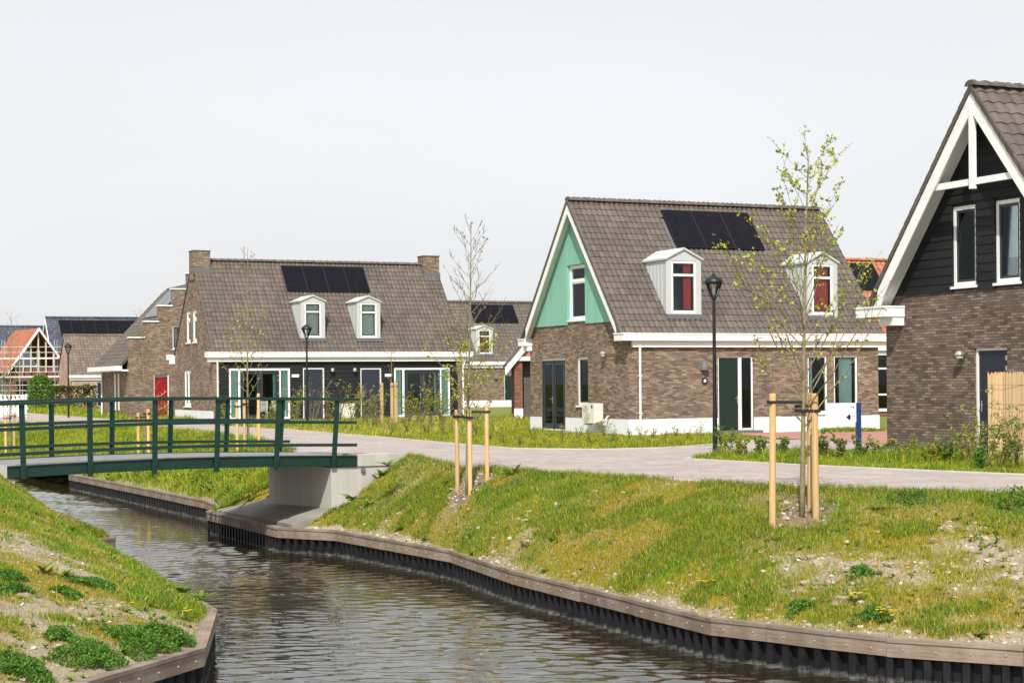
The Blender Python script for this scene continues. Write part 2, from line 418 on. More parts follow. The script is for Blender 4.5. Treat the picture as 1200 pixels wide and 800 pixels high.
def mesh_np(name, v, f, mat, colr=None, attrs=None, smooth=False):
    """v: n x 3, f: m x k (k fixed); colr: per-vertex rgb"""
    v = np.asarray(v, np.float32); f = np.asarray(f, np.int32); k = f.shape[1]
    me = bpy.data.meshes.new(name)
    me.vertices.add(len(v)); me.vertices.foreach_set('co', v.ravel())
    me.loops.add(f.size); me.loops.foreach_set('vertex_index', f.ravel())
    me.polygons.add(len(f)); me.polygons.foreach_set('loop_start', np.arange(0, f.size, k, dtype=np.int32))
    me.polygons.foreach_set('use_smooth', np.full(len(f), smooth))
    me.update(calc_edges=True)
    if colr is not None:
        a = me.attributes.new('Col', 'FLOAT_COLOR', 'POINT')
        c4 = np.ones((len(v), 4), np.float32); c4[:, :3] = colr; a.data.foreach_set('color', c4.ravel())
    for nm, arr in (attrs or {}).items():
        a = me.attributes.new(nm, 'FLOAT', 'POINT'); a.data.foreach_set('value', np.asarray(arr, np.float32))
    me.materials.append(M[mat] if isinstance(mat, str) else mat)
    return me

# lattice value noise
_tab = np.random.default_rng(5).random((256, 256))
def vnoise(x, y):
    x = np.asarray(x, float); y = np.asarray(y, float)
    xi = np.floor(x).astype(int); yi = np.floor(y).astype(int); fx = x - xi; fy = y - yi
    fx = fx * fx * (3 - 2 * fx); fy = fy * fy * (3 - 2 * fy)
    g = lambda a, b: _tab[a % 256, b % 256]
    return (g(xi, yi) * (1 - fx) + g(xi + 1, yi) * fx) * (1 - fy) + (g(xi, yi + 1) * (1 - fx) + g(xi + 1, yi + 1) * fx) * fy
def fbm(x, y, o=4):
    s = 0; a = 0.5; t = 0
    for i in range(o):
        s = s + a * vnoise(x * 2 ** i + 17 * i, y * 2 ** i + 31 * i); t += a; a *= 0.55
    return s / t

def in_poly(px, py, poly):
    r = np.zeros(len(px), bool); k = len(poly)
    for i in range(k):
        x0, y0 = poly[i]; x1, y1 = poly[(i + 1) % k]
        c = ((y0 > py) != (y1 > py)) & (px < (x1 - x0) * (py - y0) / ((y1 - y0) or 1e-9) + x0)
        r ^= c
    return r

# ------------------------------------------------------------------ ground, canal, paths
Z_CAP, Z_WATER = -1.4, -1.95
CAP_R = [(16, 14.5), (9.5, 18.9), (5.93, 20.85), (4.51, 21.66), (3.94, 22.2), (3.25, 22.95), (2.61, 23.58), (1.74, 25.65), (1.02, 27.39), (-0.03, 29.93),
         (-1.14, 33.49), (-2.6, 36.22), (-3.8, 38.47), (-5.17, 39.43), (-7.64, 44.77), (-7.46, 46.15), (-8.45, 49.14), (-11.77, 56.04), (-16.04, 64.79), (-23.4, 80), (-35, 104)]
TOP_R = [(18.5, 19, 0), (11, 23.7, 0), (7.53, 26.4, 0), (6.4, 27.35, 0), (5.36, 28.23, 0), (4.4, 29.15, 0), (3.55, 29.96, 0), (2.5, 31.6, 0), (1.56, 33.1, 0), (0, 35.35, 0),
         (-1.06, 36.95, 0.02), (-1.75, 39.0, 0.06), (-2.35, 40.95, 0.08), (-3.6, 40.15, -0.95), (-5.45, 43.5, -0.95), (-5.6, 46.5, 0), (-6.7, 51, 0), (-8.6, 59, 0), (-11.5, 66.5, 0), (-16.5, 79, 0), (-27, 93, 0)]
CAP_L = [(-6.5, 8), (-4.54, 18.94), (-3.71, 21.36), (-4.16, 24.95), (-6.3, 30.6), (-8.75, 36.2), (-8.3, 37.3), (-11.5, 43), (-20, 60), (-40, 100)]
TOP_L = [(-12, 9, 0.1), (-10, 20, 0.1), (-9.6, 22.5, 0.1), (-9.6, 26, 0.15), (-9.9, 31.5, 0.2), (-10.3, 35.2, 0.16), (-10.35, 36.3, -0.45), (-13.2, 40.5, 0), (-25, 58, 0), (-46, 98, 0)]

def grass_right(x, y, t):
    """0 bare soil .. 1 closed turf, over the canal bank (t: 0 at the revetment, 1 at the path)."""
    g = 0.25 + 0.85 * fbm(x * 0.45 + 3, y * 0.45, 4) + 0.55 * (fbm(x * 1.7, y * 1.7 + 9, 3) - 0.5) + 0.3 * np.clip(t * 1.5 - 0.1, 0, 1) * (fbm(x * .3 + 40, y * .3, 2))
    g = g - 0.45 * np.exp(-(t / 0.05) ** 2)
    for cx, cy, r, a in ((4.45, 27.5, 0.95, 1.0), (-0.8, 35.5, 0.62, 0.9), (0.9, 31.4, 0.6, 0.2), (1.5, 29.2, 0.5, 0.2), (5.1, 23.7, 0.6, 0.2), (3.9, 24.6, .7, .3), (6.6, 25.2, 0.7, 0.35), (5.9, 26.6, .5, .35)):
        g = g - a * np.exp(-((x - cx) ** 2 + (y - cy) ** 2 * 0.6) / (r * r))
    for cx, cy, r, a in ((5.7, 27.4, 0.6, 0.6), (7.2, 25.6, 0.6, 0.8), (0.3, 33.4, 0.9, 0.5), (1.2, 32.6, 0.9, 0.5), (-0.4, 33.2, 0.9, 0.4), (3.4, 27.8, 0.6, 0.4)):
        g = g + a * np.exp(-((x - cx) ** 2 + (y - cy) ** 2 * 0.6) / (r * r))
    dry = np.clip((x - 2.5) / 2, 0, 1) * np.clip((27.5 - y) / 3, 0, 1)
    g = g - dry * (0.10 + 0.75 * (fbm(x * 3.2 + 11, y * 3.2, 3) - 0.42)) - 0.22 * (fbm(x * 2.6 + 21, y * 2.6, 3) - 0.5)
    return np.clip(g + 0.02, 0, 1)

def grass_left(x, y, t):
    g = -0.02 + 0.85 * fbm(x * 0.7 + 8, y * 0.7 + 2, 4) + 0.7 * (fbm(x * 2.2, y * 2.2 + 5, 3) - 0.5) + 0.25 * np.clip((y - 25) / 5, 0, 1)
    g = g + (0.05 + 0.5 * fbm(x * 1.6 + 2, y * 1.6, 3)) * np.exp(-((t - 0.14) / 0.2) ** 2) * np.clip((y - 22) / 2, 0, 1) - 0.3 * np.exp(-(t / 0.04) ** 2)
    return np.clip(g, 0, 1)

SLAB_XY = [(-4.75, 39.2), (-3.15, 39.7), (-5.45, 43.8), (-7.4, 44.4), (-6.3, 41.8), (-5.3, 39.6)]
MOUNDS = [(4.45, 27.4, 1.1, 0.14), (-0.85, 35.4, 0.7, 0.1)]
def bank(name, cap, top, land, gfun, label, seed, fine_y):
    """ruled slope between the revetment line and the top of the bank; land: +1 if land lies to the left of the chain."""
    rows = []
    for i in range(len(cap) - 1):
        c0, c1 = Vector(cap[i]), Vector(cap[i + 1]); t0, t1 = Vector(top[i]), Vector(top[i + 1])
        st = 0.09 if min(c0.y, c1.y) < fine_y and max(c0.y, c1.y) > 18 else 0.6
        k = max(1, int(max((c1 - c0).length, (t1.xy - t0.xy).length) / st))
        for j in range(k + (i == len(cap) - 2)):
            a = j / k; rows.append((c0.lerp(c1, a), t0.lerp(t1, a)))
    Mx = 64
    tt = np.linspace(0, 1, Mx + 1)
    C = np.array([[r[0].x, r[0].y] for r in rows]); T = np.array([[r[1].x, r[1].y, r[1].z] for r in rows])
    d = T[:, :2] - C; ln = np.linalg.norm(d, axis=1, keepdims=True)
    C = C + d / ln * 0.10
    X = C[:, 0:1] * (1 - tt) + T[:, 0:1] * tt; Y = C[:, 1:2] * (1 - tt) + T[:, 1:2] * tt
    prof = tt ** 0.82
    Z = (Z_CAP - 0.035) * (1 - prof) + T[:, 2:3] * prof
    edge = np.sin(np.pi * np.clip(tt, 0, 1)) ** 0.5
    Z = Z + edge * (0.20 * (fbm(X * 0.5 + seed, Y * 0.5, 3) - 0.5) + 0.15 * (fbm(X * 2.1, Y * 2.1 + seed, 3) - 0.5) + 0.05 * (fbm(X * 9, Y * 9 + seed, 2) - 0.5))
    G = gfun(X, Y, tt[None, :].repeat(len(rows), 0))
    ins = in_poly(X.ravel(), Y.ravel(), SLAB_XY).reshape(X.shape)      # bare bed under the slab below the bridge
    G = np.where(ins, 0.0, G); Z = np.where(ins, Z - 0.22, Z)
    n, mm = X.shape
    v = np.stack([X, Y, Z], -1).reshape(-1, 3)
    idx = np.arange(n * mm).reshape(n, mm)
    f = np.stack([idx[:-1, :-1], idx[:-1, 1:], idx[1:, 1:], idx[1:, :-1]], -1).reshape(-1, 4)
    if land < 0: f = f[:, ::-1]
    md = np.zeros_like(X)
    for mx, my, mr_, mh in MOUNDS:
        e_ = np.exp(-((X - mx) ** 2 + (Y - my) ** 2 * 0.7) / mr_ ** 2); md = np.maximum(md, np.clip(e_ * 1.8 - 0.3, 0, 1))
    me = mesh_np(name, v, f, 'bank', attrs={'Grass': G.ravel(), 'Mound': md.ravel()}, smooth=True)
    o = link(name, me); tag(o, label, 'ground', kind='structure')
    return v, f, G.ravel(), np.repeat(tt[None, :], n, 0).ravel()

bankR = bank('bank_right', CAP_R, TOP_R, -1, grass_right, 'grassy canal bank sloping up to the path on the right', 3, 47)
bankL = bank('bank_left', CAP_L, TOP_L, 1, grass_left, 'sandy canal bank in the lower left corner', 8, 38)

def flat_poly(name, pts, z, mat, label, cat):
    tris = tessellate_polygon([[Vector((x, y, 0)) for x, y in pts]])
    b = MB(); b.v = [(x, y, z) for x, y in pts]; b.f = [tuple(t) for t in tris]
    me = b.mesh(name); bm = bmesh.new(); bm.from_mesh(me); bmesh.ops.recalc_face_normals(bm, faces=bm.faces)
    if bm.faces and sum(f.normal.z for f in bm.faces) < 0: bmesh.ops.reverse_faces(bm, faces=bm.faces)
    bm.to_mesh(me); bm.free()
    o = link(name, me, mat); tag(o, label, cat, kind='structure'); return o

pr = [(x, y) for x, y, z in TOP_R if z > -0.5]
flat_poly('ground', pr + [(-27, 93), (-120, 330), (-1800, 2500), (1800, 2500), (1800, -600), (30, -60), (22, 8)], -0.004, 'field', 'flat grassy ground of the new housing estate', 'ground')
pl = [(x, y) for x, y, z in TOP_L if z > -0.4]
flat_poly('ground_left', pl + [(-46, 98), (-125, 330), (-1800, 2480), (-1800, -600), (-40, -60), (-14, 4)], -0.004, 'field', 'flat ground left of the canal', 'ground')
flat_poly('canal_end', [(-35, 104), (-27, 93), (-120, 330), (-125, 330), (-46, 98), (-40, 100)], -0.3, 'field', 'far grassy end of the canal', 'ground')

PN = [(18.5, 19), (11, 23.7), (7.53, 26.4), (5.36, 28.23), (3.55, 29.96), (1.56, 33.1), (0, 35.35), (-1.06, 36.95), (-1.75, 39.0), (-2.35, 40.95), (-3.42, 40.35), (-5.22, 43.33), (-5.6, 46.5), (-6.7, 51), (-8.6, 59), (-11.5, 66.5), (-15.15, 76.93), (-20, 83.5), (-26.3, 92.06), (-60, 150)]
PF = [(20.5, 25), (13.2, 27.9), (9.08, 31.81), (7.67, 33.62), (5.9, 36.1), (3.77, 39.78), (3.75, 43), (3.98, 46.63), (2.17, 45.85), (-0.01, 46.97), (-0.9, 49.2), (-1.73, 51.45), (-2.9, 54.5), (-4.5, 58.9), (-6.8, 64.7), (-9.08, 70.48), (-13.2, 80), (-19.5, 92), (-34, 125), (-80, 190)]
def zpath(x, y): return 0.008 + 0.15 * np.exp(-((x + 4.0) ** 2 + (y - 41.6) ** 2) / (2 * 2.0 ** 2))
rows = []
for i in range(len(PN) - 1):
    k = 8
    for j in range(k + (i == len(PN) - 2)):
        a = j / k; rows.append((np.array(PN[i]) * (1 - a) + np.array(PN[i + 1]) * a, np.array(PF[i]) * (1 - a) + np.array(PF[i + 1]) * a))
tt = np.linspace(0, 1, 25)
A_ = np.array([r[0] for r in rows]); B_ = np.array([r[1] for r in rows])
X = A_[:, 0:1] * (1 - tt) + B_[:, 0:1] * tt; Y = A_[:, 1:2] * (1 - tt) + B_[:, 1:2] * tt; Z = zpath(X, Y)
# skirts down both edges
X = np.hstack([X[:, :1], X, X[:, -1:]]); Y = np.hstack([Y[:, :1], Y, Y[:, -1:]]); Z = np.hstack([Z[:, :1] * 0 - 0.12, Z, Z[:, -1:] * 0 - 0.12])
n, mm = X.shape; idx = np.arange(n * mm).reshape(n, mm)
f = np.stack([idx[:-1, :-1], idx[:-1, 1:], idx[1:, 1:], idx[1:, :-1]], -1).reshape(-1, 4)[:, ::-1]
tag(link('path', mesh_np('path', np.stack([X, Y, Z], -1).reshape(-1, 3), f, 'paving')), 'pale pinkish clinker path along the canal and houses', 'path', kind='structure')
flat_poly('path_branch', [(3.73, 43), (3.96, 46.63), (4.87, 47.68), (6.19, 50.1), (7.4, 52.6), (8.5, 52.5), (10.1, 48.4), (13, 47), (13, 44.6), (7.02, 43.6), (5.0, 41.9), (3.75, 39.9)], 0.0045, 'paving', 'pale clinker side path behind the grass island', 'path')
flat_poly('red_paving', [(6.95, 59.35), (7.4, 57.9), (7.9, 54), (8.5, 52.5), (10.1, 48.4), (13, 47), (19, 52), (14.5, 62.2), (12.6, 60.9), (10.2, 59.8), (8.2, 59.9)], 0.0125, 'paving_red', 'red brick paving leading to the dark green front door', 'paving')

# kerb line between path and lawns
def strip(name, pts, w, z0, z1, mat, label, cat):
    b = MB()
    for (x0, y0), (x1, y1) in zip(pts, pts[1:]):
        d = Vector((x1 - x0, y1 - y0)).normalized(); nn = Vector((-d.y, d.x)) * w
        b.hexa([(x0, y0, z0), (x1, y1, z0), (x1 + nn.x, y1 + nn.y, z0), (x0 + nn.x, y0 + nn.y, z0), (x0, y0, z1), (x1, y1, z1), (x1 + nn.x, y1 + nn.y, z1), (x0 + nn.x, y0 + nn.y, z1)])
    return tag(b.build(name, mat), label, cat, kind='structure')
strip('kerb_lawn', [(-9.08, 70.48), (-6.8, 64.7), (-4.5, 58.9), (-2.9, 54.5), (-1.73, 51.45), (-0.9, 49.2), (-0.01, 46.97), (2.17, 45.85), (3.98, 46.63), (4.87, 47.68), (6.19, 50.1), (7.4, 52.6)], 0.1, -0.1, 0.03, 'kerb', 'pale concrete kerb edging the lawn before the mint gabled house', 'kerb')
strip('kerb_island', [(13.2, 27.9), (9.08, 31.81), (7.67, 33.62), (5.9, 36.1), (3.77, 39.78), (5.0, 41.9)], -0.1, -0.1, 0.03, 'kerb', 'pale concrete kerb edging the grass island at the path fork', 'kerb')
strip('kerb_canal', [(11, 23.7), (7.53, 26.4), (5.36, 28.23), (3.55, 29.96), (1.56, 33.1), (0, 35.35), (-1.06, 36.95)], -0.1, -0.15, 0.022, 'kerb', 'pale concrete kerb along the canal side of the path', 'kerb')

# water surface: real ripples near the camera
def wave(x, y):
    """short wind ripples with sharp crests, roughly square to the canal, in gusty patches"""
    h = np.zeros_like(x)
    r_ = np.random.default_rng(3)
    ph = 4 * fbm(x * 0.3, y * 0.3, 3)
    amp = 0.12 + 1.7 * np.clip(fbm(x * 0.3 + 50, y * 0.2, 3) - 0.22, 0, 1)
    for i in range(18):
        lam = 0.16 * 1.075 ** i; th = R(88) + r_.normal(0, 0.5); k = 2 * math.pi / lam
        s_ = np.sin(k * (x * math.cos(th) + y * math.sin(th)) + ph * r_.uniform(0.6, 1.6) + r_.uniform(0, 6.28))
        h += 0.0088 * lam * r_.uniform(0.6, 1.2) * (s_ + 0.25 * s_ * s_)
    return h * amp
xs = np.arange(-22, 10.5, 0.075); ys = np.concatenate([np.arange(16, 32, 0.045), np.arange(32, 50, 0.085), np.arange(50, 80, 0.15)])
X, Y = np.meshgrid(xs, ys); Z = Z_WATER + wave(X, Y)
n, mm = X.shape; idx = np.arange(n * mm).reshape(n, mm)
f = np.stack([idx[:-1, :-1], idx[:-1, 1:], idx[1:, 1:], idx[1:, :-1]], -1).reshape(-1, 4)
me = mesh_np('water', np.stack([X, Y, Z], -1).reshape(-1, 3), f, 'water', smooth=True)
tag(link('water', me), 'rippled brown canal water', 'water', kind='structure')
b = MB()
for x0, x1, y0, y1 in ((-70, 30, 79.9, 140), (-70, -22, -20, 79.9), (10.44, 30, -20, 79.9), (-22, 10.44, -20, 16)): b.poly([(x0, y0, Z_WATER), (x1, y0, Z_WATER), (x1, y1, Z_WATER), (x0, y1, Z_WATER)])
tag(b.build('water_far', 'water'), 'canal water beyond the bridge', 'water', kind='structure')

# ------------------------------------------------------------------ timber capped sheet-pile revetments
sheet = MB()
pf = [(0, 0), (0.07, 0), (0.085, 0.1), (0.19, 0.1), (0.225, 0.0), (0.25, 0)]
for (a, b0), (c, d0) in zip(pf, pf[1:]): sheet.poly([(a, b0, -1.1), (c, d0, -1.1), (c, d0, 0), (a, b0, 0)])
sheet_me = sheet.mesh('sheet_pile'); sheet_me.materials.append(M['sheet'])
bolt = MB().lathe([(0.0, 0.014), (0.010, 0.012), (0.0145, 0.005), (0.0145, 0)], 6); bolt_me = bolt.mesh('bolt'); bolt_me.materials.append(M['bolt'])

def revetment(name, pts, label, step=0.25, bolts=True):
    """pts run so that land lies to the left."""
    root = empty(name, (*pts[0], Z_CAP)); tag(root, label, 'revetment', 'timber capped canal revetments')
    P = [Vector(p) for p in pts]
    def off(i, w):
        if i == 0: d = (P[1] - P[0]).normalized(); return P[0] + Vector((-d.y, d.x)) * w
        if i == len(P) - 1: d = (P[-1] - P[-2]).normalized(); return P[-1] + Vector((-d.y, d.x)) * w
        a = (P[i] - P[i - 1]).normalized(); c = (P[i + 1] - P[i]).normalized(); nn = (Vector((-a.y, a.x)) + Vector((-c.y, c.x))).normalized()
        return P[i] + nn * w / max(0.4, nn.dot(Vector((-a.y, a.x))))
    def plank(nm, s0, s1, w0, w1, z0, z1, gap):
        i, t0, t1 = s0
        q = []
        for w in (w0, w1):
            A0, A1 = off(i, w), off(i + 1, w); dd = (A1 - A0); L_ = dd.length
            q.append((A0 + dd * t0 + dd / L_ * gap, A0 + dd * t1 - dd / L_ * gap))
        a, b_ = q[0]; d_, c = q[1]
        org = a
        pts8 = [(p.x, p.y, z) for z in (z0, z1) for p in (a, b_, c, d_)]
        ang = math.atan2((b_ - a).y, (b_ - a).x); ca, sa = math.cos(-ang), math.sin(-ang)
        loc8 = [((x - org.x) * ca - (y - org.y) * sa, (x - org.x) * sa + (y - org.y) * ca, z) for x, y, z in pts8]
        o = MB().hexa(loc8).build(nm, 'cap_wood', root, loc=(org.x - root.location.x, org.y - root.location.y, -Z_CAP), rot=(0, 0, ang))
        return o, (b_ - a).length
    for i in range(len(P) - 1):
        Ls = (P[i + 1] - P[i]).length; k = max(1, round(Ls / 2.6))
        for j in range(k):
            dz = random.uniform(-0.006, 0.006)
            plank('cap_plank', (i, j / k, (j + 1) / k), None, -0.035, 0.15, Z_CAP - 0.045 + dz, Z_CAP + dz, 0.003)
            o, l = plank('fascia_plank', (i, j / k, (j + 1) / k), None, -0.02, 0.05, Z_CAP - 0.225 + dz, Z_CAP - 0.048 + dz, 0.002)
            if bolts:
                nb = max(1, round(l / 0.45))
                for q in range(nb):
                    link('bolt', bolt_me, None, o, ((q + 0.5 + random.uniform(-.06, .06)) * l / nb, 0.0, Z_CAP - 0.13 + random.uniform(-.012, .012)), (R(90), 0, 0))
        d = (P[i + 1] - P[i]).normalized(); k = max(1, round(Ls / step)); ang = math.atan2(d.y, d.x)
        for j in range(k):
            q = P[i] + d * (Ls * j / k)
            o = link('sheet_pile', sheet_me, None, root, (q.x - root.location.x, q.y - root.location.y, -0.2), (0, 0, ang)); o.scale = (Ls / k / 0.25, 1, 1)
    return root
revetment('revetment', CAP_R[13:1:-1] + [CAP_R[1]], 'timber capped black sheet-pile wall below the right bank')
revetment('revetment', [CAP_R[15], CAP_R[14], CAP_R[13]], 'short revetment with shaded planks directly under the green bridge')
revetment('revetment', CAP_R[18:14:-1], 'revetment running back left beyond the green bridge', 0.3, False)
revetment('revetment', CAP_L[0:5], 'timber capped revetment corner at the lower left')
revetment('revetment', CAP_L[4:8], 'revetment end poking out of the grass under the bridge at left', 0.3, False)

# ------------------------------------------------------------------ footbridge
BA = R(31.15)
def make_bridge():
    root = empty('footbridge', (-10.2, 36.2, 0), BA); tag(root, 'dark green steel footbridge with railings across the canal', 'bridge')
    Lb, Wb = 7.83, 3.5
    zt = lambda x: 0.13 + 0.065 * math.sin(math.pi * min(max(x / Lb, 0), 1))
    N = 14
    for y in (0.0, Wb - 0.09):
        g = MB()
        prev = None
        for i in range(N):
            x0, x1 = Lb * i / N, Lb * (i + 1) / N
            g.hexa([(x0, y, zt(x0) - 0.24), (x1, y, zt(x1) - 0.24), (x1, y + 0.09, zt(x1) - 0.24), (x0, y + 0.09, zt(x0) - 0.24), (x0, y, zt(x0)), (x1, y, zt(x1)), (x1, y + 0.09, zt(x1)), (x0, y + 0.09, zt(x0))])
        o = g.build('girder', 'bridge_green', root)
        fl = MB()
        for i in range(N):
            x0, x1 = Lb * i / N, Lb * (i + 1) / N; yy = y - 0.03 if y == 0 else y + 0.09
            for dz in (-0.235, -0.018):
                fl.hexa([(x0, yy, zt(x0) + dz), (x1, yy, zt(x1) + dz), (x1, yy + 0.03, zt(x1) + dz), (x0, yy + 0.03, zt(x0) + dz), (x0, yy, zt(x0) + dz + 0.014), (x1, yy, zt(x1) + dz + 0.014), (x1, yy + 0.03, zt(x1) + dz + 0.014), (x0, yy + 0.03, zt(x0) + dz + 0.014)])
        fl.build('flange', 'bridge_green', o)
    d = MB()
    for i in range(N):
        x0, x1 = Lb * i / N, Lb * (i + 1) / N
        d.hexa([(x0, 0.092, zt(x0) - 0.16), (x1, 0.092, zt(x1) - 0.16), (x1, Wb - 0.092, zt(x1) - 0.16), (x0, Wb - 0.092, zt(x0) - 0.16), (x0, 0.092, zt(x0) - 0.02), (x1, 0.092, zt(x1) - 0.02), (x1, Wb - 0.092, zt(x1) - 0.02), (x0, Wb - 0.092, zt(x0) - 0.02)])
    d.build('deck', 'asphalt', root)
    for y, side in ((-0.045, -1), (Wb + 0.045, 1)):
        xs_ = [0.31 + 1.384 * i + (0.0 if side < 0 else 0.27) for i in range(6)]
        for i, x in enumerate(xs_):
            ln = (x - 1.9) * 0.0135
            p = MB()
            for w, t, e in ((0.058, 0.008, 0.0), (0.012, 0.04, -0.03 * side)):
                y0, y1 = y - t + e, y + t + e
                p.hexa([(x - w, y0, -0.13), (x + w, y0, -0.13), (x + w, y1, -0.13), (x - w, y1, -0.13), (x - w + ln * 1.5, y0, zt(x) + 1.235), (x + w + ln * 1.5, y0, zt(x) + 1.235), (x + w + ln * 1.5, y1, zt(x) + 1.235), (x - w + ln * 1.5, y1, zt(x) + 1.235)])
            o = p.build('post', 'bridge_green', root)
            bl = MB()
            for zz in (-0.03, 0.06): bl.lathe([(0, 0.014), (0.014, 0.012), (0.016, 0)], 6, (x + 0.02, 0, zz))
            # bolt heads face outwards
            bl.v = [(vx, y + side * (0.02 + (vz - z0)), z0 + vy) for (vx, vy, vz), z0 in zip(bl.v, [(-0.03 if q < 18 else 0.06) for q in range(len(bl.v))])]
            bl.build('bolt', 'bridge_green', o)
        def rail(nm, z, wy, hz, x0, x1, yo):
            r_ = MB(); K = 12
            for i in range(K):
                a, b_ = x0 + (x1 - x0) * i / K, x0 + (x1 - x0) * (i + 1) / K
                r_.hexa([(a, yo - wy, zt(a) + z - hz), (b_, yo - wy, zt(b_) + z - hz), (b_, yo + wy, zt(b_) + z - hz), (a, yo + wy, zt(a) + z - hz), (a, yo - wy, zt(a) + z + hz), (b_, yo - wy, zt(b_) + z + hz), (b_, yo + wy, zt(b_) + z + hz), (a, yo + wy, zt(a) + z + hz)])
            return r_.build(nm, 'bridge_green', root)
        e0, e1 = (-0.28, 7.83) if side < 0 else (-0.3, 7.75)
        rail('handrail', 1.255, 0.085, 0.03, e0, e1 + 0.02, y - side * 0.02)
        rail('rail', 0.74, 0.03, 0.034, e0, e1, y - side * 0.055)
        rail('rail', 0.235, 0.03, 0.034, e0, e1, y - side * 0.055)
    return root
make_bridge()

def abutment(name, label, x0, x1, face_x, flip):
    root = empty(name, (-10.2, 36.2, 0), BA); tag(root, label, 'abutment', 'concrete bridge abutments')
    MB().box(x0, x1, 0.02, 3.48, -1.7, -0.125).build('pier_wall', 'concrete', root)
    # kerb beam and wing walls along the approach
    for y0, y1 in ((-0.02, 0.26), (3.24, 3.52)):
        MB().box(*((7.85, 9.25) if not flip else (-1.9, -0.02)), y0, y1, -0.112, 0.15).build('edge_beam', 'concrete', root)
        MB().box(*((7.9 if not flip else -1.9), (9.2 if not flip else -0.06)), y0 + 0.03, y1, -1.5, -0.118).build('wing_wall', 'concrete', root)
    if not flip: MB().box(7.93, 8.01, -0.05, 0.0, -0.24, -0.14).build('drain_bracket', 'lead', root)
    return root
abutment('bridge_abutment', 'pale concrete abutment under the right end of the footbridge', 7.2, 7.9, 7.2, False)
abutment('bridge_abutment', 'concrete abutment block at the left end of the footbridge', -0.9, 0.15, 0.15, True)
# sloping concrete slab below the deck
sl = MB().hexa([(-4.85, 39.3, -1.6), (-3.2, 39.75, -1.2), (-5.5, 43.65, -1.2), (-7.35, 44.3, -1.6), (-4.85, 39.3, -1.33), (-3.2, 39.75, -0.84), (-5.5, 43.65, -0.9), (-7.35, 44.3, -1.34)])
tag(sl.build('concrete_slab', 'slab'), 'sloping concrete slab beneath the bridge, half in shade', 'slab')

# ------------------------------------------------------------------ house kit
# house frame: x along the street front, y inwards, z up; the visible gable is the plane x = 0
def tile_geo(p, row, amp=0.042):
    """one interlocking tile: x 0..p, y up the slope, z out of the roof; lower edge raised over the row below"""
    k = 7; v = []; f = []
    xs_ = [p * i / (k - 1) for i in range(k)]
    h = [amp * (0.5 - 0.5 * math.cos(2 * math.pi * (min(1, i / (k - 1) * 1.0)) ** 0.8)) for i in range(k)]
    lift = 0.026
    for (y, dz) in ((-0.015, lift - 0.034), (-0.015, lift), (row + 0.04, 0.0)):
        for x, hh in zip(xs_, h): v.append((x, y, hh + dz))
    for r_ in range(2):
        for i in range(k - 1): f.append((r_ * k + i, r_ * k + i + 1, (r_ + 1) * k + i + 1, (r_ + 1) * k + i))
    return v, f

def put_tiles(root, roof, x0, x1, zr, half, k, pitch, row, skips, n_single, mat, eave=-0.12, vis=None):
    th = math.atan(k); L = (half - eave) / math.cos(th); nr = int(L / row); nc = max(1, round((x1 - x0) / pitch)); pitch = (x1 - x0) / nc
    tv, tf = tile_geo(pitch, row); me = bpy.data.meshes.new('roof_tile'); me.from_pydata(tv, [], tf); me.materials.append(M[mat])
    mw = root.matrix_world if False else (Matrix.Translation(root.location) @ Matrix.Rotation(root.rotation_euler.z, 4, 'Z'))
    rot = Matrix.Rotation(th, 4, 'X')
    spots = []
    for r_ in range(nr + 1):
        s = min(r_ * row, L - row * 0.55)
        q = eave + s * math.cos(th); z = zr - k * (half - q) + 0.012
        for c in range(nc):
            x = x0 + c * pitch
            qm = q + 0.5 * row * math.cos(th)
            if any(a - 0.02 < x + pitch / 2 < b_ + 0.02 and c0 < qm < c1 for a, b_, c0, c1 in skips): continue
            P = mw @ Vector((x, q, z))
            px_ = 600 + F_PX * P.x / P.y
            seen = 1 if -20 < px_ < 1230 else 0
            spots.append((-seen, P.length, x, q, z))
    spots.sort()
    for i, (_, _, x, q, z) in enumerate(spots[:n_single]):
        o = link('roof_tile', me, None, roof, (x, q, z + random.uniform(0, 0.004)), (th + random.uniform(-0.012, 0.012), random.uniform(-.012, .012), random.uniform(-.006, .006)))
    rest = spots[n_single:]
    if rest:
        base = np.array([rot @ Vector(w) for w in tv]); F_ = np.array(tf); nv = len(tv)
        offs = np.array([(x, q, z) for _, _, x, q, z in rest]); jit = rng.normal(0, 0.002, (len(rest), 1, 1)) * np.array([0, 0, 1.0])
        vv = (base[None] + offs[:, None] + jit).reshape(-1, 3)
        ff = (F_[None] + (np.arange(len(rest)) * nv)[:, None, None]).reshape(-1, 4)
        o = link('tile_courses', mesh_np('tile_courses', vv, ff, mat), None, roof); o['kind'] = 'stuff'
    return th

def ridge_tiles(roof, x0, x1, y, z, mat, pitch=0.34, single=True):
    n_ = max(1, round((x1 - x0) / pitch)); p = (x1 - x0) / n_
    b_ = MB(); K = 6; prof = [(0.15 * math.cos(math.pi * j / K), 0.11 * math.sin(math.pi * j / K)) for j in range(K + 1)]
    for (xa, xb, sc_) in ((0, 0.06, 1.14), (0.06, p + 0.02, 1.0)):
        i0 = len(b_.v)
        for xx in (xa, xb):
            for a, c in prof: b_.v.append((xx, a * sc_, c * sc_ - 0.03))
        for j in range(K): b_.f.append((i0 + j, i0 + j + 1, i0 + K + 2 + j, i0 + K + 1 + j))
        b_.f.append(tuple(i0 + j for j in range(K + 1)))
    me = b_.mesh('ridge_tile'); me.materials.append(M[mat])
    for i in range(n_): link('ridge_tile', me, None, roof, (x0 + i * p, y, z + random.uniform(-.004, .004)), (0, random.uniform(-.01, .01), 0))

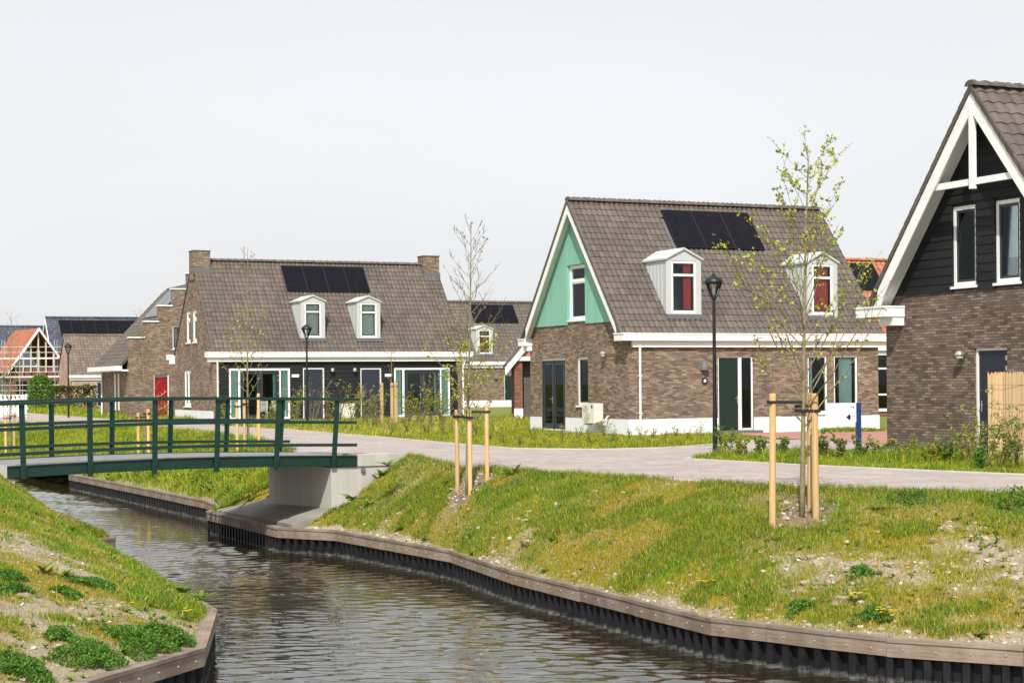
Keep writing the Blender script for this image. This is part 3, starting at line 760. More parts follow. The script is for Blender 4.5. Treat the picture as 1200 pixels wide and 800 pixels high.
def roof_deck(root, x0, x1, W, zr, k, eave, th=0.13, mat='lead'):
    h = W / 2
    z = lambda q: zr - k * abs(h - q)
    poly = [(eave, z(eave)), (h, zr), (W - eave, z(W - eave)), (W - eave, z(W - eave) - th), (h, zr - th * 1.5), (eave, z(eave) - th)]
    return MB().prism(poly, lambda a, b_: (x0, a, b_), lambda a, b_: (x1, a, b_)).build('roof', mat, root)

def wall(root, side, W, outline, holes, mat, th=0.13, name='wall', y=0.0):
    """side F: front (a = x); side G: gable (a = W - y). holes: (a0,a1,z0,z1)"""
    loops = [outline] + [[(a0, z0), (a0, z1), (a1, z1), (a1, z0)] for a0, a1, z0, z1 in holes]
    tris = tessellate_polygon([[Vector((a, z, 0)) for a, z in lp] for lp in loops])
    pts = [p for lp in loops for p in lp]; n_ = len(pts)
    b_ = MB(); b_.v = [(a, 0, z) for a, z in pts] + [(a, th, z) for a, z in pts]
    b_.f = [tuple(t) for t in tris] + [tuple(n_ + i for i in reversed(t)) for t in tris]
    o = 0
    for lp in loops:
        m_ = len(lp)
        for i in range(m_): j = (i + 1) % m_; b_.f.append((o + i, o + j, n_ + o + j, n_ + o + i))
        o += m_
    loc, rot = ((0, y, 0), None) if side == 'F' else ((y, W, 0), (0, 0, -math.pi / 2))
    return b_.build(name, mat, root, loc=loc, rot=rot)

def place(side, W, a, z, y=0.0):
    return ((a, y, z), (0, 0, 0)) if side == 'F' else ((y, W - a, z), (0, 0, -math.pi / 2))

def curtain_mesh(x0, x1, z0, z1, y, folds=0.09):
    b_ = MB(); k = max(8, int((x1 - x0) / folds * 4)); i0 = 0
    for z in (z0, z1):
        for i in range(k + 1): b_.v.append((x0 + (x1 - x0) * i / k, y + 0.016 * math.sin(i * math.pi / 2) + 0.006 * math.sin(i * 1.7), z))
    for i in range(k): b_.f.append((i, i + 1, k + 2 + i, k + 1 + i))
    return b_

def frame_bars(b_, w, h, fw, y0, y1, vs=(), hs=(), bottom=True):
    b_.box(0, fw, y0, y1, 0, h); b_.box(w - fw, w, y0, y1, 0, h); b_.box(fw, w - fw, y0, y1, h - fw, h)
    if bottom: b_.box(fw, w - fw, y0, y1, 0, fw)
    for x in vs: b_.box(x - fw / 2, x + fw / 2, y0 + 0.002, y1 - 0.002, fw if bottom else 0, h - fw)
    for z in hs: b_.box(fw, w - fw, y0 + 0.004, y1 - 0.004, z - fw / 2, z + fw / 2)

def window(root, side, W, a0, a1, z0, z1, vs=(), hs=(), fw=0.07, setb=0.05, mat='white', sash=None, curtains=(), sill=True, y=0.0, label=None, sky_reflection=None, parent_name='window', sw=0.045, sashcells=None):
    """curtains: (from, to, material) as fractions of the width"""
    loc, rot = place(side, W, a0, z0, y)
    w, h = a1 - a0, z1 - z0
    b_ = MB(); frame_bars(b_, w, h, fw, setb, setb + 0.08, vs, hs)
    o = b_.build(parent_name, mat, root, loc=loc, rot=rot)
    xe = [0] + list(vs) + [w]; ze = [0] + list(hs) + [h]
    cell = 0
    for i in range(len(xe) - 1):
        for j in range(len(ze) - 1):
            c0 = xe[i] + (fw if i == 0 else fw / 2); c1 = xe[i + 1] - (fw if i == len(xe) - 2 else fw / 2)
            d0 = ze[j] + (fw if j == 0 else fw / 2); d1 = ze[j + 1] - (fw if j == len(ze) - 2 else fw / 2)
            if sash and (sashcells is None or cell in sashcells):
                s_ = MB()
                s_.box(c0, c0 + sw, setb + 0.015, setb + 0.07, d0, d1); s_.box(c1 - sw, c1, setb + 0.015, setb + 0.07, d0, d1)
                s_.box(c0 + sw, c1 - sw, setb + 0.015, setb + 0.07, d1 - sw, d1); s_.box(c0 + sw, c1 - sw, setb + 0.015, setb + 0.07, d0, d0 + sw)
                s_.build('sash', sash, o); c0 += sw; c1 -= sw; d0 += sw; d1 -= sw
            MB().box(c0, c1, setb + 0.04, setb + 0.052, d0, d1).build('pane', 'glass', o)
            cell += 1
    for (t0, t1, cm) in curtains: curtain_mesh(w * t0 + 0.02, w * t1 - 0.02, 0.05, h - 0.03, setb + 0.096).build('curtain', cm, o)
    if sky_reflection:
        bl_ = MB(); zz = h * (1 - sky_reflection)
        bl_.box(fw, w - fw, setb + 0.075, setb + 0.083, zz, h - fw)
        bl_.build('sky_reflection', 'white_curtain', o)  # pale panel in curtain white stands in for sky reflected in the glass
    if sill: MB().box(-0.04, w + 0.04, -0.05, setb + 0.03, -0.06, -0.003).build('sill', 'white', o)
    if label: o['label'] = label
    return o

def handle(o, x, z, y, side=1):
    h_ = MB(); h_.box(x - 0.02, x + 0.02, y - 0.012, y, z - 0.12, z + 0.12); h_.tube([(x, y - 0.012, z + 0.03), (x, y - 0.06, z + 0.03), (x + side * 0.12, y - 0.06, z + 0.03)], 0.011, 6)
    h_.build('handle', 'metal', o)

def door(root, side, W, a0, a1, z0, z1, leaf, frame='white', glazed=False, setb=0.06, hx=None, y=0.0, fw=0.06, hinges=False, panel=False):
    loc, rot = place(side, W, a0, z0, y); w, h = a1 - a0, z1 - z0
    b_ = MB()
    if glazed:
        b_.box(fw + 0.003, fw + 0.11, setb + 0.02, setb + 0.075, 0.02, h - fw - 0.003); b_.box(w - fw - 0.11, w - fw - 0.003, setb + 0.02, setb + 0.075, 0.02, h - fw - 0.003)
        b_.box(fw + 0.11, w - fw - 0.11, setb + 0.02, setb + 0.075, h - fw - 0.12, h - fw - 0.003); b_.box(fw + 0.11, w - fw - 0.11, setb + 0.02, setb + 0.075, 0.02, 0.2)
    else:
        b_.box(fw + 0.003, w - fw - 0.003, setb + 0.02, setb + 0.07, 0.02, h - fw - 0.003)
        if panel:
            for zz in (0.25, 1.25): 
                b_.box(w * 0.25, w * 0.75, setb + 0.005, setb + 0.02, zz, zz + 0.03); b_.box(w * 0.25, w * 0.75, setb + 0.005, setb + 0.02, zz + 0.75, zz + 0.78)
                b_.box(w * 0.25, w * 0.25 + .03, setb + 0.006, setb + 0.02, zz + .03, zz + 0.75); b_.box(w * 0.75 - .03, w * 0.75, setb + 0.006, setb + 0.02, zz + .03, zz + 0.75)
    o = b_.build('door', leaf, root, loc=loc, rot=rot)
    fr = MB(); frame_bars(fr, w, h, fw, setb - 0.01, setb + 0.085, bottom=False); fr.build('frame', frame, o)
    if glazed: MB().box(fw + 0.11, w - fw - 0.11, setb + 0.04, setb + 0.052, 0.2, h - fw - 0.12).build('pane', 'glass', o)
    if hx is not None: handle(o, hx * w, 1.03, setb + 0.018, 1 if hx < 0.5 else -1)
    if hinges:
        hg = MB(); xh = w - fw - 0.02 if (hx or 0) < 0.5 else fw + 0.02
        for zz in (0.25, h * 0.5, h - 0.5, h - 0.28): hg.box(xh - 0.035, xh + 0.035, setb - 0.014, setb + 0.02, zz, zz + 0.1)
        hg.build('hinge', 'metal', o)
    return o

def gutters(root, W, x0, x1, ze=3.33, rear=True, fr0=0.0, fr1=None):
    for s in ((0, 1) if rear else (0,)):
        yy = (lambda a, b_: (a, b_)) if s == 0 else (lambda a, b_: (W - b_, W - a))
        o = MB().box(x0, x1, *yy(-0.22, -0.02), ze - 0.25, ze - 0.04).build('gutter', 'white', root)
        MB().box(x0 - 0.015, x1 + 0.015, *yy(-0.235, -0.17), ze - 0.04, ze).build('gutter_lip', 'white', o)
        MB().box(x0 - 0.012, x0 + 0.05, *yy(-0.17, -0.02), ze - 0.04, ze - 0.002).build('gutter_end', 'white', o)
        MB().box(x0 + 0.12, x1 - 0.12, *yy(-0.1, -0.003), ze - 0.46, ze - 0.253).build('frieze', 'white', root)

def eave_return(root, W, x0, g0, g1, z0, z1, corbel=None):
    loc, rot = place('G', W, 0, 0); o = MB().box(g0, g1, x0, -0.003, z0, z1 - 0.045).build('eave_return', 'white', root, loc=loc, rot=rot)
    MB().box(g0 - 0.015, g1 + 0.01, x0 - 0.02, -0.004, z1 - 0.043, z1).build('eave_cap', 'white', o)
    if corbel: MB().box(corbel[0], corbel[1], x0 * 0.55, -0.005, corbel[2], z0 - 0.002).build('eave_corbel', 'white', root, loc=loc, rot=rot)

def bargeboard(root, W, xp, zr, k, eave, w=0.24, t=0.045, drop=0.05, mat='white'):
    h = W / 2; c = math.cos(math.atan(k)); dv = w / c
    for s in (-1, 1):
        foot = eave
        q = lambda a: a if s < 0 else W - a
        zf = zr - k * (h - foot)
        p = [(q(foot), zf - drop), (q(h), zr - drop), (q(h), zr - drop - dv), (q(foot), zf - drop - dv)]
        MB().prism(p, lambda a, b_: (xp, a, b_), lambda a, b_: (xp + t, a, b_)).build('bargeboard', mat, root)

def verge(roof, W, x0, x1, zr, k, eave, mat):
    h = W / 2
    for s in (-1, 1):
        q = lambda a: a if s < 0 else W - a
        zf = zr - k * (h - eave)
        n_ = 20
        for i in range(n_):
            a0, a1 = eave + (h - eave) * i / n_, eave + (h - eave) * (i + 1) / n_ + 0.02
            za, zb = zf + k * (a0 - eave), zf + k * (a1 - eave)
            MB().prism([(q(a0), za + 0.085), (q(a1), zb + 0.06), (q(a1), zb - 0.1), (q(a0), za - 0.075)], lambda a, b_: (x0, a, b_), lambda a, b_: (x1, a, b_)).build('verge_tile', mat, roof)

def soffit(root, W, x0, x1, zr, k, eave, drop):
    h = W / 2
    for s in (-1, 1):
        q = lambda a: a if s < 0 else W - a
        zf = zr - k * (h - eave)
        MB().prism([(q(eave), zf - drop), (q(h), zr - drop), (q(h), zr - drop - 0.03), (q(eave), zf - drop - 0.03)], lambda a, b_: (x0, a, b_), lambda a, b_: (x1, a, b_)).build('soffit', 'white', root)

def dormer(root, x0, x1, q0, zb, zs, za, zr, k, half, curtains, mat='zinc', small=False):
    qroof = lambda z: half - (zr - z) / k
    o = empty('dormer', (0, 0, 0)); o.parent = root
    w = x1 - x0; mg = 0.2
    # front panel with window opening
    loops = [(x0, zb), (x1, zb), (x1, zs), ((x0 + x1) / 2, za), (x0, zs)]
    h0, h1, g0, g1 = x0 + mg, x1 - mg, zb + 0.05, zs - 0.06
    tr = tessellate_polygon([[Vector((a, z, 0)) for a, z in loops], [Vector(p) for p in ((h0, g0, 0), (h0, g1, 0), (h1, g1, 0), (h1, g0, 0))]])
    pts = loops + [(h0, g0), (h0, g1), (h1, g1), (h1, g0)]; n_ = len(pts)
    b_ = MB(); b_.v = [(a, q0, z) for a, z in pts] + [(a, q0 + 0.1, z) for a, z in pts]; b_.f = [tuple(t) for t in tr] + [tuple(n_ + i for i in t) for t in tr]
    for lo, m_ in ((0, 5), (5, 4)):
        for i in range(m_): j = (i + 1) % m_; b_.f.append((lo + i, lo + j, n_ + lo + j, n_ + lo + i))
    b_.build('front_panel', 'dormer_front', o)
    for xx, xo in ((x0, x0 + 0.06), (x1 - 0.06, x1)):
        p = [(q0 + 0.1, zb - 0.1), (q0 + 0.1, zs), (qroof(zs) + 0.1, zs), (qroof(zb) + 0.05, zb - 0.1)]
        c = MB().prism(p, lambda a, b2: (xx, a, b2), lambda a, b2: (xo, a, b2))
        xs_ = xx - 0.012 if xx == x0 else xo
        q = q0 + 0.28
        while q < qroof(zs) - 0.1:
            zlow = zr - k * (half - q)
            c.box(xs_, xs_ + 0.012, q - 0.012, q + 0.012, max(zb, zlow), zs - 0.02); q += 0.24
        c.build('cheek', mat, o)
    ov = 0.06
    for s in (-1, 1):
        xe = x0 - ov if s < 0 else x1 + ov; xm = (x0 + x1) / 2
        sl_ = (za - zs) / (w / 2); ze_ = zs - sl_ * ov
        b_ = MB().hexa([(xe, q0 - ov, ze_), (xm, q0 - ov, za), (xm, qroof(za) + 0.12, za), (xe, qroof(ze_) + 0.12, ze_), (xe, q0 - ov, ze_ + 0.06), (xm, q0 - ov, za + 0.06), (xm, qroof(za) + 0.12, za + 0.06), (xe, qroof(ze_) + 0.12, ze_ + 0.06)])
        b_.build('dormer_roof', mat, o)
    MB().box(x0 - 0.05, x1 + 0.05, q0 - 0.16, q0 + 0.05, zb - 0.16, zb - 0.02).build('lead_apron', 'lead', o)
    ww, hh = h1 - h0, g1 - g0
    fr = MB(); frame_bars(fr, ww, hh, 0.075, 0, 0.08, hs=(hh * 0.73,)); fr.build('window_frame', 'white', o, loc=(h0, q0 + 0.015, g0))
    zt = hh * 0.73
    s_ = MB()
    for za_, zb_ in ((0.075, zt - 0.0375), (zt + 0.0375, hh - 0.075)):
        s_.box(0.075, 0.115, 0.02, 0.07, za_, zb_); s_.box(ww - 0.115, ww - 0.075, 0.02, 0.07, za_, zb_); s_.box(0.115, ww - 0.115, 0.02, 0.07, za_, za_ + 0.035); s_.box(0.115, ww - 0.115, 0.02, 0.07, zb_ - 0.035, zb_)
        MB().box(0.115, ww - 0.115, 0.04, 0.05, za_ + 0.035, zb_ - 0.035).build('pane', 'glass', o, loc=(h0, q0 + 0.015, g0))
    s_.build('sash', 'anthracite', o, loc=(h0, q0 + 0.015, g0))
    for t0, t1, cm in curtains: curtain_mesh(h0 + ww * t0, h0 + ww * t1, g0 + 0.05, g1 - 0.05, q0 + 0.125, 0.07).build('curtain', cm, o)
    MB().box(h0 - .02, h1 + .02, q0 + 0.55, q0 + 0.58, zb + 0.1, zs).build('room_back', 'inside', o)
    return o

def solar(root, x0, x1, n_, qb, qt, zr, k, half, up=0.13):
    th = math.atan(k); w = (x1 - x0) / n_; Ls = (qt - qb) / math.cos(th)
    for i in range(n_):
        o = MB().box(0.006, w - 0.006, 0, Ls, 0, 0.035).build('solar_panel', 'solar', root, loc=(x0 + i * w, qb, zr - k * (half - qb) + up), rot=(th, 0, 0))
        f_ = MB(); t = 0.012
        f_.box(0.006, 0.006 + t, 0, Ls, 0.036, 0.039); f_.box(w - 0.006 - t, w - 0.006, 0, Ls, 0.036, 0.039); f_.box(0.006 + t, w - 0.006 - t, 0, t, 0.036, 0.039); f_.box(0.006 + t, w - 0.006 - t, Ls - t, Ls, 0.036, 0.039)
        f_.build('panel_frame', 'solar_frame', o)

def downpipe(root, x, y, z1=2.95):
    b_ = MB().tube([(x, y, 0.05), (x, y, z1)], 0.04, 8)
    for z in (0.7, 1.9): b_.box(x - 0.055, x + 0.055, y - 0.05, y + 0.07, z, z + 0.035)
    b_.build('downpipe', 'white', root, smooth=False)

def ball_lamp(root, side, W, a, z, y=0.0, style='ball'):
    loc, rot = place(side, W, a, z, y)
    if style == 'ball':
        b_ = MB().lathe([(0.0, 0.11), (0.05, 0.1), (0.09, 0.065), (0.11, 0.0), (0.095, -0.03), (0.0, -0.04)], 12, (0, -0.13, 0)); b_.box(-0.03, 0.03, -0.13, 0, -0.02, 0.05)
        o = b_.build('wall_lamp', 'steel_ball', root, loc=loc, rot=rot)
        MB().lathe([(0.09, -0.03), (0.075, -0.07), (0.0, -0.085)], 12, (0, -0.13, 0)).build('lamp_glass', 'white', o)
    else:
        b_ = MB().lathe([(0.0, 0.22), (0.05, 0.2), (0.11, 0.12), (0.15, 0.0), (0.155, -0.09), (0.0, -0.09)], 14, (0, -0.02, 0), math.pi, math.pi)
        o = b_.build('wall_lamp', 'lead', root, loc=loc, rot=rot)
    return o

def shell(root, W, L, zr, k, mat, front=True, ztop=3.3, x_gap=0.0):
    """rear wall, far gable and floor so that rooms are closed"""
    h = W / 2
    MB().box(0.14, L, W - 0.13, W, 0, ztop).build('rear_wall', mat, root)
    z = lambda g: zr - 0.16 - k * abs(h - g)
    MB().prism([(0.003, 0), (W - 0.003, 0), (W - 0.003, z(0)), (h, z(h)), (0.003, z(0))], lambda a, b_: (L - 0.13, a, b_), lambda a, b_: (L, a, b_)).build('far_gable', mat, root)
    MB().box(0.14, L - 0.14, 0.14, W - 0.14, 0.0, 0.06).build('floor', 'inside', root)
    MB().box(0.14, L - 0.14, 0.14, W - 0.14, 2.75, 2.85).build('upper_floor', 'inside', root)
    MB().box(0.14, L - 0.14, 2.4, 2.45, 0.062, 2.748).build('inner_wall', 'inside', root)

def hboards(root, side, W, zs, lims, holes, mat, th=0.028, y=0.0, bh=0.19):
    """horizontal lap boards; lims(z) gives the two ends at height z"""
    loc0, rot0 = place(side, W, 0, 0, y)
    for z0 in zs:
        z1 = z0 + bh
        segs = [lims(z0) + lims(z1)]
        a0, a1, b0, b1 = segs[0]
        cuts = sorted([(h0, h1) for h0, h1, g0, g1 in holes if g0 < z1 - 0.02 and g1 > z0 + 0.02])
        parts = []; cur = None
        edges = [(a0, b0)] + [e for h0, h1 in cuts for e in ((h0, h0), (h1, h1))] + [(a1, b1)]
        for i in range(0, len(edges), 2):
            (l0, l1), (r0, r1) = edges[i], edges[i + 1]
            if min(r0 - l0, r1 - l1) < 0.01 and max(r0 - l0, r1 - l1) < 0.05: continue
            r1 = max(r1, l1 + 0.002)
            zz0 = z0; zz1 = z1
            for h0, h1, g0, g1 in holes: pass
            e = random.uniform(0, 0.004)
            MB().hexa([(l0, -th - e, zz0), (r0, -th - e, zz0), (r0, 0, zz0), (l0, 0, zz0), (l1, -th * 0.45, zz1 + 0.012), (r1, -th * 0.45, zz1 + 0.012), (r1, 0, zz1 + 0.012), (l1, 0, zz1 + 0.012)]).build('board', mat, root, loc=loc0, rot=rot0)

GABLE = lambda W, zr, k, g: zr - 0.16 - k * abs(W / 2 - g)

# ------------------------------------------------------------------ the mint gabled house
def house_mint():
    W, L, zr, k = 7.58, 9.83, 7.98, 1.2; half = W / 2; ov = 0.32
    root = empty('house', (3.79, 58.3, 0), ALPHA); tag(root, 'brown brick house with mint green boarded gable, two dormers and red curtains', 'house', 'new brick houses')
    roof = roof_deck(root, -ov + 0.03, L + 0.2, W, zr, k, -0.12)
    D = [(1.64, 2.98), (7.18, 8.42)]
    skips = [(a, b_, 0.34, 2.12) for a, b_ in D] + [(3.17, 6.72, 2.4, 3.4)]
    put_tiles(root, roof, -ov + 0.02, L + 0.2, zr, half, k, 0.2, 0.285, skips, 300, 'tile')
    ridge_tiles(roof, -ov, L + 0.2, half, zr + 0.05, 'tile'); verge(roof, W, -ov - 0.02, -ov + 0.04, zr, k, -0.12, 'tile')
    bargeboard(root, W, -ov + 0.002, zr, k, 0.3, 0.22, drop=0.1); soffit(root, W, -ov + 0.05, -0.04, zr, k, 0.0, 0.22)
    gutters(root, W, -0.02, L + 0.3)
    eave_return(root, W, -0.34, -0.31, 0.2, 3.08, 3.335, (-0.2, 0.18, 2.9)); eave_return(root, W, -0.34, W - 0.35, W + 0.31, 3.08, 3.335)
    zb = 3.81; e = half - (zr - 0.16 - zb) / k
    gh = [(0.96, 2.91, 0.06, 2.6), (3.82, 4.67, 0.95, 2.62)]
    wall(root, 'G', W, [(0, 0), (W, 0), (W, GABLE(W, zr, k, W)), (W - e, zb), (e, zb), (0, GABLE(W, zr, k, 0))], gh, 'brick_tan')
    fh = [(3.37, 4.75, 0.1, 2.58), (6.92, 7.72, 0.62, 2.6), (7.98, 8.97, 0.62, 2.6)]
    wall(root, 'F', W, [(0.13, 0), (L, 0), (L, 3.3), (0.13, 3.3)], fh, 'brick_tan')
    shell(root, W, L, zr, k, 'brick_tan')
    # white plinth
    for a0, a1 in ((0, 0.96), (2.91, W + 0.02)):
        loc, rot = place('G', W, 0, 0); MB().box(a0, a1, -0.018, -0.002, 0, 0.52).build('plinth', 'white_wall', root, loc=loc, rot=rot)
    for a0, a1 in ((-0.002, 3.37), (4.75, L + 0.02)): MB().box(a0, a1, -0.022, -0.003, 0, 0.52).build('plinth', 'white_wall', root)
    # mint vertical boards above the brick
    uh = (3.21, 4.47, 3.9, 5.78); bw = 0.155; loc, rot = place('G', W, 0, 0)
    wall(root, 'G', W, [(e + 0.02, zb), (W - e - 0.02, zb), (half, zr - 0.2)], [uh], 'green_clad', th=0.06, name='gable_backing', y=0.0)
    a = e - 0.05
    while a < W - e:
        b_ = min(a + bw - 0.012, W - e + 0.03); ta, tb = GABLE(W, zr, k, a) - 0.02, GABLE(W, zr, k, b_) - 0.02; m_ = (a + b_) / 2
        spans = [(zb - 0.07, None)]
        if b_ > uh[0] and a < uh[1]:
            aa, bb = max(a, uh[0]) if a >= uh[0] else a, b_
            if a < uh[0]: spans = [(zb - 0.07, None)]; b_ = uh[0] - 0.003 if uh[0] - a > 0.03 else b_
            if a >= uh[0] or b_ > uh[0]: spans = [(uh[3] + 0.02, None)]
            if a < uh[1] < b_ and uh[1] > a: a = a
        for z0, z1 in spans:
            poly = [(a, z0), (b_, z0), (b_, max(GABLE(W, zr, k, b_) - 0.02, z0 + .01))] + ([(half, zr - 0.2)] if a < half < b_ else []) + [(a, max(GABLE(W, zr, k, a) - 0.02, z0 + .01))]
            MB().prism(poly, lambda p, q: (p, -0.035, q), lambda p, q: (p, -0.004, q)).build('board', 'green_clad', root, loc=loc, rot=rot)
        a += bw
    window(root, 'G', W, *uh, hs=(1.33,), sash='white', curtains=((0.02, 0.5, 'white_curtain'),), setb=0.06, label='white upper window in the mint gable')
    # garden doors in the gable
    window(root, 'G', W, 0.96, 2.91, 0.06, 2.6, vs=(), fw=0.07, setb=0.03, mat='white', sill=False, parent_name='door_frame')
    for i in range(2):
        o = door(root, 'G', W, 1.03 + 0.905 * i, 1.03 + 0.905 * (i + 1), 0.1, 2.53, 'anthracite', 'anthracite', True, setb=0.0, hx=0.88 if i == 0 else None, fw=0.035)
        if i == 0: curtain_mesh(0.15, 0.75, 0.2, 2.2, 0.25).build('curtain', 'white_curtain', o)
        else: curtain_mesh(0.12, 0.6, 0.2, 2.2, 0.3).build('curtain', 'orange_curtain', o)
    window(root, 'G', W, *gh[1], sash='anthracite', fw=0.1, curtains=((0.0, 0.75, 'teal_curtain'),))
    ball_lamp(root, 'G', W, 6.05, 2.68)
    # front
    door(root, 'F', W, 3.37, 4.25, 0.1, 2.58, 'door_green', 'white', hx=0.9)
    window(root, 'F', W, 4.25, 4.75, 0.1, 2.58, fw=0.06, setb=0.05, sill=False, sash='anthracite', sw=0.03, label='narrow sidelight beside the dark green door')
    MB().box(3.2, 4.9, -0.35, -0.03, 0, 0.09).build('doorstep', 'lead', root)
    window(root, 'F', W, *fh[1], sash='anthracite', curtains=((0.0, 0.35, 'teal_curtain'), (.85, 1, 'teal_curtain')), sill=True)
    window(root, 'F', W, *fh[2], sash='anthracite', curtains=((0.28, 0.85, 'teal_curtain'),), sill=True)
    ball_lamp(root, 'F', W, 2.84, 2.2, style='dome')
    pl_ = MB().lathe([(0.11, 0), (0.11, 0.02)], 16); pl_.v = [(x, -0.025 - 0.0 - z, y) for x, y, z in pl_.v]; pl_.poly([(0.11 * math.cos(i * .3927), -0.046, 0.11 * math.sin(i * .3927)) for i in range(16)])
    o = pl_.build('house_number', 'navy', root, loc=(2.84, 0.0, 1.76))
    MB().box(-0.045, 0.045, -0.052, -0.048, -0.05, -0.01).build('numeral', 'sign_white', o); MB().poly([(-0.06, -0.05, 0.0), (0.06, -0.05, 0.0), (0, -0.05, 0.06)]).build('house_symbol', 'sign_white', o)
    downpipe(root, 0.39, -0.08)
    dormer(root, *D[0], 0.38, 3.97, 5.8, 6.13, zr, k, half, ((0.55, 0.88, 'red_curtain'),))
    dormer(root, *D[1], 0.38, 3.97, 5.8, 6.13, zr, k, half, ((0.2, 0.85, 'red_curtain'),))
    solar(root, 3.17, 6.72, 3, 2.32, 3.48, zr, k, half)
    return root
house_mint()

# ------------------------------------------------------------------ the black boarded house on the right
def house_black():
    W, L, zr, k = 7.58, 9.0, 7.98, 1.2; half = W / 2; ov = 0.52
    root = empty('house', (11.919, 35.18, 0), ALPHA); tag(root, 'dark brick house with black boarded gable and white truss at right edge', 'house', 'new brick houses')
    roof = roof_deck(root, -ov + 0.03, L + 0.2, W, zr, k, -0.12)
    put_tiles(root, roof, -ov + 0.02, L + 0.2, zr, half, k, 0.31, 0.33, [], 160, 'tile')
    ridge_tiles(roof, -ov - 0.03, L + 0.2, half, zr + 0.06, 'tile', 0.4); verge(roof, W, -ov - 0.03, -ov + 0.04, zr, k, -0.12, 'tile')
    bargeboard(root, W, -ov + 0.002, zr, k, 0.38, 0.27, 0.05, drop=0.1); soffit(root, W, -ov + 0.055, -0.03, zr, k, 0.05, 0.2)
    # white king post and tie beam of the gable truss
    zt = 5.86; ht = half - (zr - 0.35 - zt) / k
    MB().box(-ov + 0.055, -ov + 0.14, ht - 0.02, W - ht + 0.02, zt + 0.03, zt + 0.17).build('tie_beam', 'white', root)
    MB().box(-ov - 0.012, -ov + 0.09, half - 0.065, half + 0.065, zt - 0.06, zr - 0.3).build('king_post', 'white', root)
    gutters(root, W, -0.02, L + 0.3, 3.43)
    eave_return(root, W, -ov - 0.06, -0.4, 0.72, 3.18, 3.43, (0.2, 0.7, 2.98)); eave_return(root, W, -ov - 0.06, W - 0.7, W + 0.31, 3.18, 3.43)
    zb = 3.68; e = half - (zr - 0.16 - zb) / k
    gh = [(3.19, 4.27, 0.1, 2.4)]; uh = [(2.48, 3.30, 3.78, 5.54), (3.92, 4.74, 3.78, 5.54)]
    wall(root, 'G', W, [(0, 0), (W, 0), (W, GABLE(W, zr, k, W)), (W - e, zb), (e, zb), (0, GABLE(W, zr, k, 0))], gh, 'brick_dark')
    wall(root, 'F', W, [(0.13, 0), (L, 0), (L, 3.3), (0.13, 3.3)], [(2, 3, 0.1, 2.5)], 'brick_dark')
    door(root, 'F', W, 2, 3, 0.1, 2.5, 'navy', 'white', hx=0.88)
    shell(root, W, L, zr, k, 'brick_dark')
    loc, rot = place('G', W, 0, 0)
    MB().box(0, 3.19, -0.02, -0.002, 0, 0.1).build('plinth', 'white_wall', root, loc=loc, rot=rot); MB().box(4.27, W + .02, -0.02, -0.002, 0, 0.1).build('plinth', 'white_wall', root, loc=loc, rot=rot)
    wall(root, 'G', W, [(e + 0.02, zb), (W - e - 0.02, zb), (half, zr - 0.2)], uh, 'black_board', th=0.06, name='gable_backing', y=0.012)
    bh = 0.195; zs = [zb - 0.02 + bh * i for i in range(21)]
    hb = lambda z: (max(0, half - (zr - 0.17 - z) / k), min(W, half + (zr - 0.17 - z) / k))
    hboards(root, 'G', W, zs, hb, uh, 'black_board', 0.03, 0.0, bh)
    for i, u_ in enumerate(uh): window(root, 'G', W, *u_, sash='anthracite', setb=0.03, sw=0.055, fw=0.085, sky_reflection=0.68 if i == 0 else 0.7)
    door(root, 'G', W, *gh[0], 'navy', 'white', hx=0.14, panel=False, hinges=True)
    ball_lamp(root, 'G', W, 2.86, 2.26)
    downpipe(root, 0.39, -0.08)
    return root
house_black()

